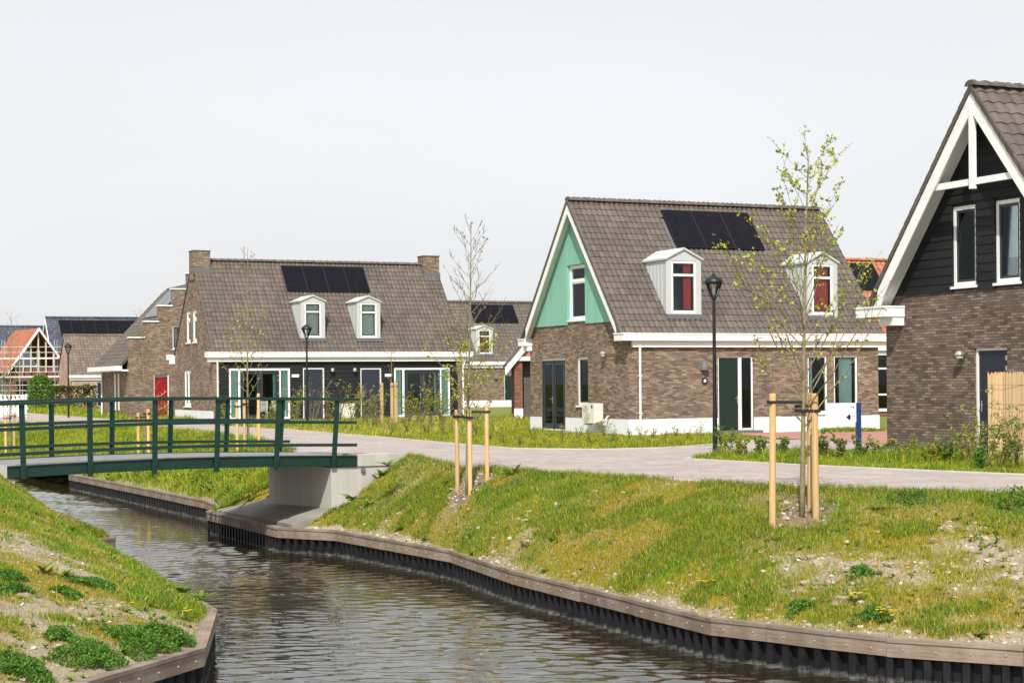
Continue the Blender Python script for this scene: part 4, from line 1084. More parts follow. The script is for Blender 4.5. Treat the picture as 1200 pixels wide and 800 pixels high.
# ------------------------------------------------------------------ the long house with two chimneys
def house_long():
    W, L, zr, k = 7.4, 12.72, 7.86, 1.2; half = W / 2
    root = empty('house', (-14.01, 84.0, 0), ALPHA); tag(root, 'long brown house with two chimneys, dark boarded front and four solar panels', 'house', 'new brick houses')
    roof = roof_deck(root, 0.0, L, W, zr, k, -0.12)
    D = [(4.43, 5.66), (7.27, 8.5)]
    skips = [(a, b_, 0.36, 2.05) for a, b_ in D] + [(4.36, 8.7, 2.4, 3.35), (-0.2, 0.75, 3.2, 4), (11.9, 13, 3.2, 4)]
    put_tiles(root, roof, -0.04, L + 0.04, zr, half, k, 0.21, 0.285, skips, 0, 'tile')
    ridge_tiles(roof, 0.75, L - 0.8, half, zr + 0.05, 'tile'); verge(roof, W, -0.04, 0.03, zr, k, -0.12, 'tile')
    gutters(root, W, -0.4, L + 0.45)
    z0 = GABLE(W, zr, k, 0)
    gh = [(W - 4.97, W - 4.22, 3.88, 5.42), (W - 3.72, W - 2.97, 3.88, 5.42), (W - 5.49, W - 4.21, 0.75, 2.52)]
    wall(root, 'G', W, [(0, 0), (W, 0), (W, z0), (half, GABLE(W, zr, k, half)), (0, z0)], gh, 'brick_tan')
    shell(root, W, L, zr, k, 'brick_tan')
    for g in gh[:2]: window(root, 'G', W, *g, hs=(1.1,), sash='white', setb=0.03, fw=0.09, sw=0.06, curtains=((0, 1, 'white_curtain'),))
    window(root, 'G', W, *gh[2], vs=(0.64,), sash='white', setb=0.03, fw=0.09, sw=0.06, curtains=((0, 1, 'white_curtain'),))
    loc, rot = place('G', W, 0, 0); MB().box(0, W + 0.02, -0.02, -0.002, 0, 0.56).build('plinth', 'white_wall', root, loc=loc, rot=rot)
    # front: brick piers, dark lap boards between
    MB().box(0.13, 0.3, 0, 0.13, 0, 3.3).build('brick_pier', 'brick_tan', root); MB().box(12.42, L - 0.13, 0, 0.13, 0, 3.3).build('brick_pier', 'brick_tan', root)
    holes = [(0.77, 3.76, 0.14, 2.55), (4.40, 5.47, 0.12, 2.56), (7.31, 8.39, 0.12, 2.54), (9.05, 12.01, 0.14, 2.54)]
    wall(root, 'F', W, [(0.3, 0), (12.42, 0), (12.42, 3.3), (0.3, 3.3)], holes, 'dark_board', th=0.1, name='boarded_wall', y=0.05)
    bh = 0.185; hboards(root, 'F', W, [0.1 + bh * i for i in range(16)], lambda z: (0.305, 12.415), holes, 'dark_board', 0.03, 0.05, bh)
    for a0, a1 in ((0.77, 3.76), (9.05, 12.01)):
        w = a1 - a0
        window(root, 'F', W, a0, a1, 0.14, 2.55, vs=(0.5, w - 0.5), fw=0.1, setb=0.0, sill=False, curtains=((0.0, 0.15, 'teal_curtain'), (0.2, 0.26, 'teal_curtain'), (0.72, 0.8, 'teal_curtain'), (0.86, 1.0, 'teal_curtain')), y=0.05, parent_name='window_wall', label='white framed glazed garden door unit with teal curtains')
        m_ = (w - 1.1) / 2
        for i in range(2): door(root, 'F', W, a0 + 0.555 + m_ * i, a0 + 0.555 + m_ * (i + 1) - 0.01, 0.16, 2.44, 'anthracite', 'anthracite', True, setb=-0.04, hx=0.9 if i == 0 else None, fw=0.03, y=0.05, hinges=(i == 1))
    for a0, a1, z1 in ((4.40, 5.47, 2.56), (7.31, 8.39, 2.54)): door(root, 'F', W, a0, a1, 0.12, z1, 'slate_door', 'white', hx=0.12, setb=0.02, y=0.05, hinges=True)
    for a in (5.85, 6.98): ball_lamp(root, 'F', W, a, 2.46, 0.03)
    for a in (4.02, 8.75): MB().box(a - 0.18, a + 0.18, -0.012, 0.04, 2.12, 2.26).build('name_plate', 'sign_white', root)
    MB().box(0.5, 12.2, -1.0, -0.02, 0, 0.09).build('terrace', 'kerb', root)
    downpipe(root, 0.2, -0.08); downpipe(root, L - 0.05, -0.08)
    for a0, a1 in ((-0.06, 0.78), (11.94, 12.8)):
        c = MB().box(a0, a1, half - 0.42, half + 0.42, 6.9, 8.3).build('chimney', 'brick_tan', roof)
        c2 = MB().box(a0 - 0.03, a1 + 0.03, half - 0.45, half + 0.45, 8.3, 8.34); c2.build('chimney_cap', 'lead', roof)
        zc = zr - k * 0.42
        MB().box(a0 - 0.02, a1 + 0.02, half - 0.5, half - 0.425, zc - 0.22, zc + 0.1).build('lead_flashing', 'lead', roof)
    for d_ in D: dormer(root, *d_, 0.4, 4.0, 5.78, 6.03, zr, k, half, ((0.1, 0.9, 'white_curtain'),))
    solar(root, 4.36, 8.7, 4, 2.33, 3.43, zr, k, half)
    MB().tube([(2.6, half, zr + 0.1), (2.6, half, zr + 0.75)], 0.015, 5).build('antenna', 'black_iron', roof)
    return root
house_long()

# ------------------------------------------------------------------ houses behind
def house_stepped():
    W, Ls, zr, k = 8.2, 7.2, 7.55, 1.05        # here the ridge runs away from the street; the stepped gable is the front (y = 0)
    root = empty('house', (-21.35, 100, 0), ALPHA); tag(root, 'brick house with stepped gable and red front door', 'house', 'houses behind')
    steps = [(0, 4.46), (0.86, 5.36), (1.66, 6.25), (2.45, 7.2), (3.3, 8.1)]
    left = []
    for i, (a, z) in enumerate(steps):
        left.append((a, z)); left.append((steps[i + 1][0] if i + 1 < len(steps) else W / 2, z))
    right = [(W - a, z) for a, z in reversed(left[:-1])]
    outline = [(0, 0), (W, 0)] + right[::-1][::-1] if False else [(0, 0), (W, 0)] + [(W - a, z) for a, z in left[:-1]] + list(reversed(left[:-1]))
    holes = [(1.36, 2.23, 0.06, 2.45), (2.45, 3.25, 3.85, 5.15), (5.2, 6.4, 0.7, 2.45)]
    wall(root, 'F', 0, outline, holes, 'brick_tan', th=0.3)
    for i, (a, z) in enumerate(steps):
        a1 = steps[i + 1][0] if i + 1 < len(steps) else W - 3.3
        MB().box(a - 0.05, a1 + 0.03, -0.05, 0.35, z, z + 0.07).build('coping', 'white', root)
        if i + 1 < len(steps): MB().box(W - a1 - 0.03, W - a + 0.05, -0.05, 0.35, z, z + 0.07).build('coping', 'white', root)
    o = door(root, 'F', 0, *holes[0], 'door_red', 'white', hx=0.9)
    fl = MB(); pr_ = None
    for sgn, z0 in ((1, 1.1), (-1, 0.35)):
        pts = [(0.12 + 0.62 * t, 0.05, z0 + 0.32 * t * t * (1 if sgn > 0 else 0.8) + 0.02 * math.sin(9 * t)) for t in [i / 7 for i in range(8)]]
        fl.tube(pts, 0.012, 4)
        for i in (2, 4, 6): fl.tube([pts[i], (pts[i][0] - 0.05, 0.05, pts[i][2] + 0.16)], 0.009, 4)
    fl.build('ornament', 'ornament', o)
    MB().box(0.1, 0.77, 0.045, 0.075, 2.2, 2.3).build('door_vent', 'lead', o)
    window(root, 'F', 0, *holes[1], sash='anthracite', curtains=((0, .4, 'white_curtain'),)); window(root, 'F', 0, *holes[2], sash='white')
    # side wall, roof
    g = [(2.36, 2.6, 0.4, 2.5), (3.3, 3.55, 0.4, 2.5)]
    wl = wall(root, 'G', Ls, [(0, 0), (Ls, 0), (Ls, 3.1), (0, 3.1)], [(Ls - b_, Ls - a, z0, z1) for a, b_, z0, z1 in g], 'brick_tan')
    wl.location = (0.002, Ls + 0.3, 0)
    for a, b_, z0, z1 in g:
        MB().box(-0.03, 0.06, a + 0.3, b_ + 0.3, z0, z1).build('window', 'white', root)
    MB().box(W - 0.13, W, 0.3, Ls, 0, 3.1).build('wall', 'brick_tan', root)
    MB().box(0.13, W - .13, Ls + .2, Ls + 0.3, 0, 3.6).build('rear_wall', 'brick_tan', root)
    h = W / 2; ze = 3.25
    th = math.atan(k)
    for s in (-1, 1):
        xe = -0.45 if s < 0 else W + 0.45; zz = zr - k * (h + 0.45)
        b_ = MB().hexa([(xe, 0.31, zz), (h, 0.31, zr), (h, Ls + 0.9, zr), (xe, Ls + 0.9, zz), (xe, 0.31, zz + 0.16), (h, 0.31, zr + 0.16), (h, Ls + 0.9, zr + 0.16), (xe, Ls + 0.9, zz + 0.16)])
        rf = b_.build('roof', 'tile', root)
    # courses of tiles on the visible slope
    tv, tf = tile_geo(0.24, 0.3); Rm = Matrix.Rotation(R(-90), 4, 'Z') @ Matrix.Rotation(th, 4, 'X')
    base = np.array([Rm @ Vector(w) for w in tv]); offs = []
    zz = zr - k * (h + 0.45)
    for r_ in range(int((h + 0.45) / math.cos(th) / 0.3)):
        s_ = r_ * 0.3 * math.cos(th)
        for c in range(int((Ls + 0.6) / 0.24)): offs.append((-0.45 + s_, 0.55 + c * 0.24, zz + k * s_ + 0.165))
    offs = np.array(offs); vv = (base[None] + offs[:, None]).reshape(-1, 3); ff = (np.array(tf)[None] + (np.arange(len(offs)) * len(tv))[:, None, None]).reshape(-1, 4)
    o = link('tile_courses', mesh_np('tile_courses', vv, ff, 'tile'), None, root); o['kind'] = 'stuff'
    # solar panels with pale sky glare
    for i in range(2):
        a0 = 2.14; c0, c1 = 2.2 + i * 1.85, 4.0 + i * 1.85
        pz = lambda x: zr - k * (h - x) + 0.3
        MB().hexa([(a0, c0, pz(a0)), (a0 + 1.5, c0, pz(a0 + 1.5)), (a0 + 1.5, c1, pz(a0 + 1.5)), (a0, c1, pz(a0)), (a0, c0, pz(a0) + 0.04), (a0 + 1.5, c0, pz(a0 + 1.5) + 0.04), (a0 + 1.5, c1, pz(a0 + 1.5) + 0.04), (a0, c1, pz(a0) + 0.04)]).build('solar_panel', 'solar_gloss', root)
    MB().box(-0.75, -0.35, 0.25, Ls + 0.9, zz - 0.12, zz + 0.14).build('gutter', 'white', root)
    MB().box(-0.35, 0.0, 0.25, Ls + 0.9, zz - 0.16, zz - 0.06).build('soffit', 'white', root)
    MB().tube([(-0.1, Ls - 0.1, 0), (-0.1, Ls - 0.1, zz)], 0.05, 6).build('downpipe', 'white', root)
    MB().box(h - 0.35, h + 0.35, 0.0, 0.6, 7.9, 8.75).build('chimney', 'brick_tan', root)
    return root
house_stepped()

def house_simple(name, label, loc, W, L, ze, zr, mats, feats, group='houses behind', ang=ALPHA, rowh=0.33, tilew=0.3, gutter=True, single=0):
    """mats: wall, tile; feats: callable adding windows (holes list first)"""
    root = empty('house', (*loc, 0), ang); tag(root, label, 'house', group)
    half = W / 2; k = (zr - ze) / (half + 0.1)
    roof = roof_deck(root, -0.1, L + 0.1, W, zr, k, -0.15)
    put_tiles(root, roof, -0.12, L + 0.12, zr, half, k, tilew, rowh, feats.get('skips', []), single, mats[1])
    ridge_tiles(roof, -0.1, L + 0.1, half, zr + 0.05, mats[1], 0.5)
    holes = [h_[:4] for h_ in feats.get('win', [])] + [d_[:4] for d_ in feats.get('door', [])]
    wall(root, 'F', W, [(0.13, 0), (L, 0), (L, ze), (0.13, ze)], holes, mats[0])
    gh = [h_[:4] for h_ in feats.get('gwin', [])]
    wall(root, 'G', W, [(0, 0), (W, 0), (W, GABLE(W, zr, k, W)), (half, GABLE(W, zr, k, half)), (0, GABLE(W, zr, k, 0))], gh, mats[0])
    shell(root, W, L, zr, k, mats[0], ztop=ze)
    for h_ in feats.get('win', []): window(root, 'F', W, *h_[:4], sash='anthracite', hs=h_[4] if len(h_) > 4 else ())
    for h_ in feats.get('gwin', []): window(root, 'G', W, *h_[:4], sash='white')
    for d_ in feats.get('door', []): door(root, 'F', W, *d_[:4], d_[4], 'white', hx=0.12)
    if gutter: gutters(root, W, -0.3, L + 0.3, ze + 0.1)
    if feats.get('plinth'): MB().box(-0.02, L, -0.02, -0.003, 0, feats['plinth']).build('plinth', 'white_wall', root)
    for s_ in feats.get('solar', []): solar(root, *s_, zr, k, half)
    for d_ in feats.get('dormer', []): dormer(root, *d_[:2], 0.4, ze + 0.68, ze + 2.55, ze + 2.8, zr, k, half, d_[2])
    if feats.get('barge'): bargeboard(root, W, -0.16, zr, k, -0.1, 0.35); 
    for l_ in feats.get('lamp', []): ball_lamp(root, 'F', W, l_, 2.2, style='dome')
    return root
house_simple('house', 'brown roofed house seen between the long house and mint gabled house', (-4.77, 133), 7.4, 14, 3.3, 8.0, ('brick_tan', 'tile'),
    {'door': [(4.6, 5.45, 0.1, 2.4, 'door_green')], 'win': [(8.5, 10, 0.7, 2.5)], 'plinth': 0.5, 'solar': [(3.2, 6.9, 3, 2.3, 3.45)], 'dormer': [(2.5, 3.85, ((0.1, 0.9, 'orange_curtain'),))], 'lamp': [3.9], 'skips': [(2.5, 3.85, 0.36, 2.1)]})
house_simple('house', 'orange tiled house peeking out behind the mint gabled house', (13.5, 84.2), 7.4, 12, 3.3, 7.75, ('brick_red', 'tile_orange'),
    {'win': [(4.0, 5.2, 0.3, 3.05, (0.75, 2.0)), (1.0, 2.2, 0.3, 2.5)], 'solar': [(4.3, 6.65, 2, 2.25, 3.45)], 'dormer': [(5.5, 6.7, ((0.1, 0.9, 'white_curtain'),))], 'skips': [(5.5, 6.7, 0.36, 2.1)]})
def house_red():
    """its tile-hung gable faces the street; only the left edge shows past the mint gabled house"""
    root = empty('house', (0.12, 88.5, 0), R(1)); tag(root, 'red brick house with orange tile-hung gable edge left of the mint gabled house', 'house', 'houses behind')
    W, L, ze, k = 8.0, 9.0, 3.05, 1.2; h = W / 2; zr = ze + k * h
    MB().box(0, 0.4, 0, L, 0, ze - 0.2).build('wall', 'brick_red', root); MB().box(1.2, W, 0, L, 0, ze - 0.2).build('wall', 'brick_red', root)
    MB().box(0.4, 1.2, 0.6, 0.8, 0, ze - 0.2).build('porch_back', 'inside', root)
    MB().box(0.95, 1.2, -0.03, 0.0, 1.6, 2.2).build('window', 'white', root)
    MB().box(-0.02, 0.42, -0.02, -0.003, 0, 0.5).build('plinth', 'white_wall', root); MB().box(1.2, W, -0.02, -0.003, 0, 0.5).build('plinth', 'white_wall', root)
    MB().box(-0.1, W + 0.1, -0.12, 0.1, ze - 0.2, ze).build('beam', 'white', root)
    MB().prism([(0, ze), (W, ze), (h, zr)], lambda a, b_: (a, 0.0, b_), lambda a, b_: (a, 0.2, b_)).build('tile_hung_gable', 'tile_orange', root)
    for s in (-1, 1):
        q = lambda a: a if s < 0 else W - a
        MB().prism([(q(-0.45), ze - 0.54), (q(h), zr), (q(h), zr - 0.4), (q(-0.45), ze - 0.92)], lambda a, b_: (a, -0.2, b_), lambda a, b_: (a, -0.14, b_)).build('bargeboard', 'white', root)
        MB().prism([(q(-0.45), ze - 0.5), (q(h), zr + 0.04), (q(h), zr + 0.2), (q(-0.45), ze - 0.34)], lambda a, b_: (a, -0.18, b_), lambda a, b_: (a, L, b_)).build('roof', 'tile', root)
house_red()
# far row beyond the meadow
house_simple('house', 'slate blue roofed house with a row of solar panels far left', (-47.5, 186), 9, 16, 4.2, 9.2, ('brick_red', 'tile_slate'), {'solar': [(1.2, 15, 11, 2.6, 4.1)], 'barge': True}, 'far houses')
house_simple('house', 'pink brick bungalow with tan tiled roof at far left', (-39.3, 160), 7, 5.6, 2.75, 6.5, ('brick_pink', 'tile_far'), {'win': [(0.9, 1.75, 0.9, 2.1)], 'door': [(2.2, 3.1, 0.1, 2.2, 'navy')]}, 'far houses')
house_simple('house', 'dark roofed house behind the scaffolding at far left', (-62, 205), 9, 13, 4.2, 9.0, ('brick_red', 'tile_slate'), {}, 'far houses')

def house_unfinished():
    root = empty('house', (-47.4, 170, 0), R(-62)); tag(root, 'unfinished house with orange tiled roof and open timber gable behind scaffolding', 'house', 'far houses')
    # frame: gable faces the camera (x spans it), ridge runs away
    W, L, ze, zr = 5.2, 8, 3.7, 7.3; root.rotation_euler.z = R(32); h = W / 2; k = (zr - ze) / h
    for s in (-1, 1):
        xe = -0.4 if s < 0 else W + 0.4; zz = zr - k * (h + 0.4)
        MB().hexa([(xe, 0.1, zz), (h, 0.1, zr), (h, L, zr), (xe, L, zz), (xe, 0.1, zz + 0.15), (h, 0.1, zr + 0.15), (h, L, zr + 0.15), (xe, L, zz + 0.15)]).build('roof', 'tile_orange', root)
        MB().hexa([(xe, -0.1, zz - .1), (h, -0.1, zr - .1), (h, 0.08, zr - .1), (xe, 0.08, zz - .1), (xe, -0.1, zz + 0.2), (h, -0.1, zr + 0.2), (h, 0.08, zr + 0.2), (xe, 0.08, zz + 0.2)]).build('bargeboard', 'white', root)
    for i in range(7):
        x = 0.4 + i * (W - 0.8) / 6; MB().box(x - 0.06, x + 0.06, 0.2, 0.32, ze - 0.5, zr - k * abs(x - h) - 0.1).build('stud', 'raw_timber', root)
    MB().box(0, W, 0.4, 0.6, 0, ze).build('wall', 'brick_red', root); MB().box(0.05, W - .05, 0.62, L - .1, 0, ze - 0.1).build('storey_core', 'inside', root)
    MB().box(0.2, W - 0.2, 0.35, 0.42, ze, ze + 0.1).build('beam', 'raw_timber', root)
    for i in range(3): MB().box(0.5 + i * 1.6, 1.5 + i * 1.6, 0.36, 0.42, 1.0, 2.4).build('window', 'black_iron', root)
    return root
house_unfinished()

def scaffolding():
    root = empty('scaffolding', (-52, 165, 0), R(3)); tag(root, 'grey tube scaffolding with plank decks around the unfinished house', 'scaffolding')
    xs_ = [0, 1.8, 3.4, 5.0, 6.6, 8.2, 9.8, 11.4, 12.8]
    for i, x in enumerate(xs_):
        for y in (0, 1.1): MB().tube([(x, y, 0), (x, y, 6.2 - (i % 3) * 0.5)], 0.042, 5).build('standard', 'scaffold', root)
    for z in (1.5, 2.0, 3.2, 3.7, 5.0, 5.5):
        MB().tube([(-0.4, -0.05, z), (13.2, -0.05, z)], 0.035, 5).build('ledger', 'scaffold', root)
    for z in (1.0, 2.7, 4.4): MB().box(-0.3, 13.1, 0.0, 1.1, z, z + 0.14).build('plank_deck', 'scaffold_board', root)
    for a, b_, z0, z1 in ((0, 1.8, 0, 2.7), (9.8, 12.8, 0, 2.7), (5.0, 6.6, 2.7, 4.4), (11.4, 12.8, 2.7, 4.4)): MB().tube([(a, -0.1, z0), (b_, -0.1, z1)], 0.05, 5).build('brace', 'scaffold', root)
scaffolding()
def prop(name, label, pts, cat):
    b_ = MB()
    for p, q in pts: b_.tube([p, q], 0.13, 6)
    tag(b_.build(name, 'yellow_steel'), label, cat)
prop('conveyor', 'yellow tile conveyor leaning on the unfinished roof', [((-48.3, 164.3, 6.1), (-46.6, 163.5, 0.2)), ((-48.6, 164.3, 6.0), (-46.9, 163.5, 0.2))], 'conveyor')
prop('crane_mast', 'yellow crane mast at the left edge beside the scaffolding', [((-46.5, 160, 0), (-46.5, 160, 6.6)), ((-46.1, 160, 0), (-46.1, 160, 6.6))], 'crane')

# white picket fence far left
fr = empty('picket_fence', (-31.5, 104.5, 0), R(8)); tag(fr, 'white picket fence at the left edge beyond the bridge', 'fence')
for row_, (yy, dz) in enumerate(((0, 0), (1.3, 0.12))):
    for i in range(13): MB().prism([(-0.05, 0.05), (0.05, 0.05), (0.05, 1.12), (0, 1.2), (-0.05, 1.12)], lambda a, b_: (a, -0.015, b_), lambda a, b_: (a, 0.015, b_)).build('picket', 'white', fr, loc=(0.24 * i, yy, dz))
    for z in (0.35, 0.85): MB().box(-0.1, 3.0, yy + 0.02, yy + 0.06, z + dz, z + dz + 0.09).build('fence_rail', 'white', fr)
    for x in (0.0, 1.45, 2.9): MB().box(x - 0.05, x + 0.05, yy + 0.065, yy + 0.16, 0, 1.25 + dz).build('post', 'white', fr)

# ------------------------------------------------------------------ street furniture
def street_lamp(loc, label, H=4.27):
    root = empty('street_lamp', loc); tag(root, label, 'street lamp', 'black lantern street lamps')
    MB().lathe([(0.0, 0), (0.075, 0), (0.075, 0.05), (0.058, 0.1), (0.056, 1.0), (0.05, 1.06), (0.048, 1.2), (0.038, H - 0.62), (0.06, H - 0.6), (0.06, H - 0.56), (0.03, H - 0.54)], 12).build('post', 'black_iron', root, smooth=False)
    lt = empty('lantern', (0, 0, H - 0.56)); lt.parent = root
    st = MB()
    for i in range(6):
        t = i * math.pi / 3; st.tube([(0.07 * math.cos(t), 0.07 * math.sin(t), 0.0), (0.19 * math.cos(t), 0.19 * math.sin(t), 0.34)], 0.012, 5)
    st.lathe([(0.0, 0), (0.085, 0), (0.085, 0.02), (0.0, 0.02)], 12); st.lathe([(0.185, 0.33), (0.205, 0.33), (0.205, 0.355), (0.185, 0.355)], 12)
    st.build('lantern_frame', 'black_iron', lt)
    MB().lathe([(0.062, 0.025), (0.178, 0.335)], 6).build('lantern_glass', 'glass', lt)
    MB().lathe([(0.0, 0.05), (0.03, 0.06), (0.035, 0.2), (0.0, 0.25)], 8).build('bulb', 'white', lt)
    MB().lathe([(0.23, 0.35), (0.235, 0.37), (0.19, 0.44), (0.10, 0.5), (0.06, 0.51), (0.055, 0.54), (0.03, 0.55), (0.028, 0.58), (0.0, 0.6)], 12).build('lantern_cap', 'black_iron', lt, smooth=True)
    return root
street_lamp((4.8, 42.46, 0), 'black lantern street lamp before the mint gabled house')
street_lamp((-8.52, 74.5, 0), 'black lantern street lamp before the long boarded house')
street_lamp((-25.5, 103, 0), 'distant black street lamp at far left before the scaffolding')

def signpost():
    root = empty('signpost', (8.06, 41.74, 0), R(6)); tag(root, 'blue signpost with two white direction panels beside the path', 'signpost')
    MB().box(-0.055, 0.055, -0.05, 0.05, 0, 1.2).build('post', 'sign_blue', root)
    p1 = MB().box(-0.78, -0.057, -0.02, 0.02, 0.985, 1.195).build('sign_panel', 'sign_white', root)
    p2 = MB().box(-0.78, -0.057, -0.02, 0.02, 0.755, 0.975).build('sign_panel', 'sign_white', root)
    def flat(o, name, polys, mat):
        b_ = MB()
        for pl_ in polys: b_.poly([(x, -0.0225, z) for x, z in pl_])
        b_.build(name, mat, o)
    bx_ = lambda x0, x1, z0, z1: [(x0, z0), (x1, z0), (x1, z1), (x0, z1)]
    flat(p1, 'arrow', [bx_(-0.185, -0.12, 1.088, 1.102), [(-0.135, 1.06), (-0.105, 1.095), (-0.135, 1.13)]], 'black_iron')
    flat(p1, 'lettering', [bx_(-0.66, -0.64, 1.075, 1.10), bx_(-0.635, -0.615, 1.08, 1.095)], 'sign_grey')
    flat(p2, 'arrow', [[(-0.30, 0.865), (-0.2, 0.78), (-0.2, 0.95)], bx_(-0.2, -0.19, 0.84, 0.9)], 'black_iron')
    flat(p2, 'lettering', [bx_(-0.175 + 0.026 * i, -0.157 + 0.026 * i, 0.872 - 0.05 * j, 0.9 - 0.05 * j) for i in range(4) for j in range(2)] + [bx_(-0.76 + 0.02 * i, -0.745 + 0.02 * i, 0.855, 0.875) for i in (0, 1, 4, 5, 6)], 'sign_grey')
signpost()

def heat_pump():
    # local frame of the mint gable wall: x along it, y into the wall
    loc = Vector((3.79, 58.3, 0)) + V * 2.35
    root = empty('heat_pump', loc, ALPHA - math.pi / 2); tag(root, 'cream heat pump unit hung on the mint house gable wall', 'heat pump')
    b_ = MB().box(0, 0.86, -0.52, -0.17, 0.38, 1.04); b_.build('casing', 'appliance', root)
    g = MB()
    for r_ in (0.08, 0.14, 0.2, 0.26):
        prof = []
        for i in range(20): t = i * math.pi / 10; prof.append((0.33 + r_ * math.cos(t), -0.535, 0.71 + r_ * math.sin(t)))
        g.tube(prof + [prof[0]], 0.008, 4)
    for i in range(8): t = i * math.pi / 4; g.tube([(0.33, -0.535, 0.71), (0.33 + 0.27 * math.cos(t), -0.535, 0.71 + 0.27 * math.sin(t))], 0.006, 4)
    g.build('fan_grille', 'grille', root)
    MB().box(0.67, 0.78, -0.525, -0.521, 0.88, 0.98).build('badge', 'sign_blue', root)
    MB().box(0.861, 0.9, -0.45, -0.22, 0.42, 0.7).build('valve_cover', 'appliance', root)
    for x in (0.12, 0.72): MB().box(x, x + 0.05, -0.5, -0.025, 0.31, 0.375).build('bracket', 'appliance', root)
    MB().tube([(0.88, -0.3, 0.5), (1.0, -0.2, 0.45), (1.02, -0.08, 0.6), (1.0, -0.03, 0.6)], 0.03, 6).build('pipe', 'appliance', root)
heat_pump()

def outdoor_unit():
    loc = Vector((-14.01, 84.0, 0)) + U * 6.35 - V * 0.75
    root = empty('air_conditioner', loc, ALPHA); tag(root, 'small white outdoor unit standing before the long boarded house', 'outdoor unit')
    MB().box(-0.35, 0.35, -0.15, 0.15, 0.15, 0.85).build('casing', 'appliance', root)
    for x in (-0.25, 0.25): MB().box(x - 0.04, x + 0.04, -0.15, 0.15, 0.09, 0.15).build('foot', 'lead', root)
outdoor_unit()

def garden_chair(loc, rz, label):
    root = empty('garden_chair', loc, rz); tag(root, label, 'chair', 'garden chairs on the terrace')
    s_ = MB()
    for i in range(5): s_.box(-0.22, 0.22, -0.22 + i * 0.09, -0.15 + i * 0.09, 0.43, 0.455)
    s_.build('seat', 'zinc', root)
    b_ = MB()
    for i in range(5): b_.hexa([(-0.2 + i * 0.09, 0.22, 0.48), (-0.14 + i * 0.09, 0.22, 0.48), (-0.14 + i * 0.09, 0.24, 0.48), (-0.2 + i * 0.09, 0.24, 0.48), (-0.2 + i * 0.09, 0.3, 0.92), (-0.14 + i * 0.09, 0.3, 0.92), (-0.14 + i * 0.09, 0.32, 0.92), (-0.2 + i * 0.09, 0.32, 0.92)])
    b_.build('backrest', 'zinc', root)
    for x in (-0.2, 0.2):
        MB().tube([(x, -0.2, 0.43), (x, -0.24, 0.0)], 0.016, 6).build('leg', 'zinc', root); MB().tube([(x, 0.32, 0.92), (x, 0.2, 0.43), (x, 0.27, 0.0)], 0.016, 6).build('leg', 'zinc', root)
        MB().box(x - 0.025, x + 0.025, -0.2, 0.27, 0.64, 0.665).build('armrest', 'zinc', root)
p_ = Vector((-14.01, 84.0, 0.09)) + U * 2.2 - V * 0.55
garden_chair(p_, R(200), 'grey slatted garden chair facing the street before the glazed doors')
garden_chair(p_ + U * 0.85, R(120), 'second grey garden chair turned sideways before the glazed doors')

def reed_screen():
    root = empty('reed_screen', (9.7, 37.9, 0), 0); tag(root, 'tan reed mat screen standing before the navy door', 'screen')
    p0 = Vector((11.919, 35.18, 0)) - U * 0.9 + V * (7.58 - 4.74); p1 = p0 - V * 2.6
    root.location = p0; d = (p1 - p0).normalized(); root.rotation_euler.z = math.atan2(d.y, d.x)
    for j in range(6):
        b_ = MB()
        for i in range(40):
            x = j * 0.44 + i * 0.011 + random.uniform(-0.003, 0.003); y = random.uniform(-0.01, 0.01) + 0.02 * math.sin(x * 4)
            b_.tube([(x, y, 0.02), (x + random.uniform(-.004, .004), y, 1.84 + random.uniform(-0.05, 0.04))], 0.0085, 4, True)
        b_.build('reed_panel', 'reed', root)
    for z in (0.3, 0.75, 1.2, 1.6): MB().tube([(-0.01, -0.035, z), (2.6, -0.035, z)], 0.003, 4).build('binding_wire', 'lead', root)
    for x in (0.0, 1.3, 2.6): MB().box(x - 0.025, x + 0.025, 0.045, 0.09, 0, 1.75).build('post', 'raw_timber', root)
reed_screen()

# ------------------------------------------------------------------ vegetation kit
bv = BVHTree.FromPolygons([Vector(p) for p in np.vstack([bankR[0], bankL[0]])], [tuple(q) for q in np.vstack([bankR[1], bankL[1] + len(bankR[0])])])
def gz(x, y):
    h = bv.ray_cast(Vector((x, y, 5)), Vector((0, 0, -1)))
    return h[0].z if h[0] is not None else (0.0 if y > 45 else None)
def over_water(x, y): return in_poly(np.array([x]), np.array([y]), CANAL)[0]
CANAL = CAP_R + CAP_L[::-1]
def seen(px, py):
    """ground point under a view direction"""
    dx, dy = px - 600, py - 450
    d = Vector(((dx - ROLL * dy) / F_PX, 1, -(dy + ROLL * dx) / F_PX)); o = Vector((0, 0, EYE))
    h = bv.ray_cast(o, d)
    t0 = -EYE / d.z
    if h[0] is not None: return h[0]
    return o + d * t0

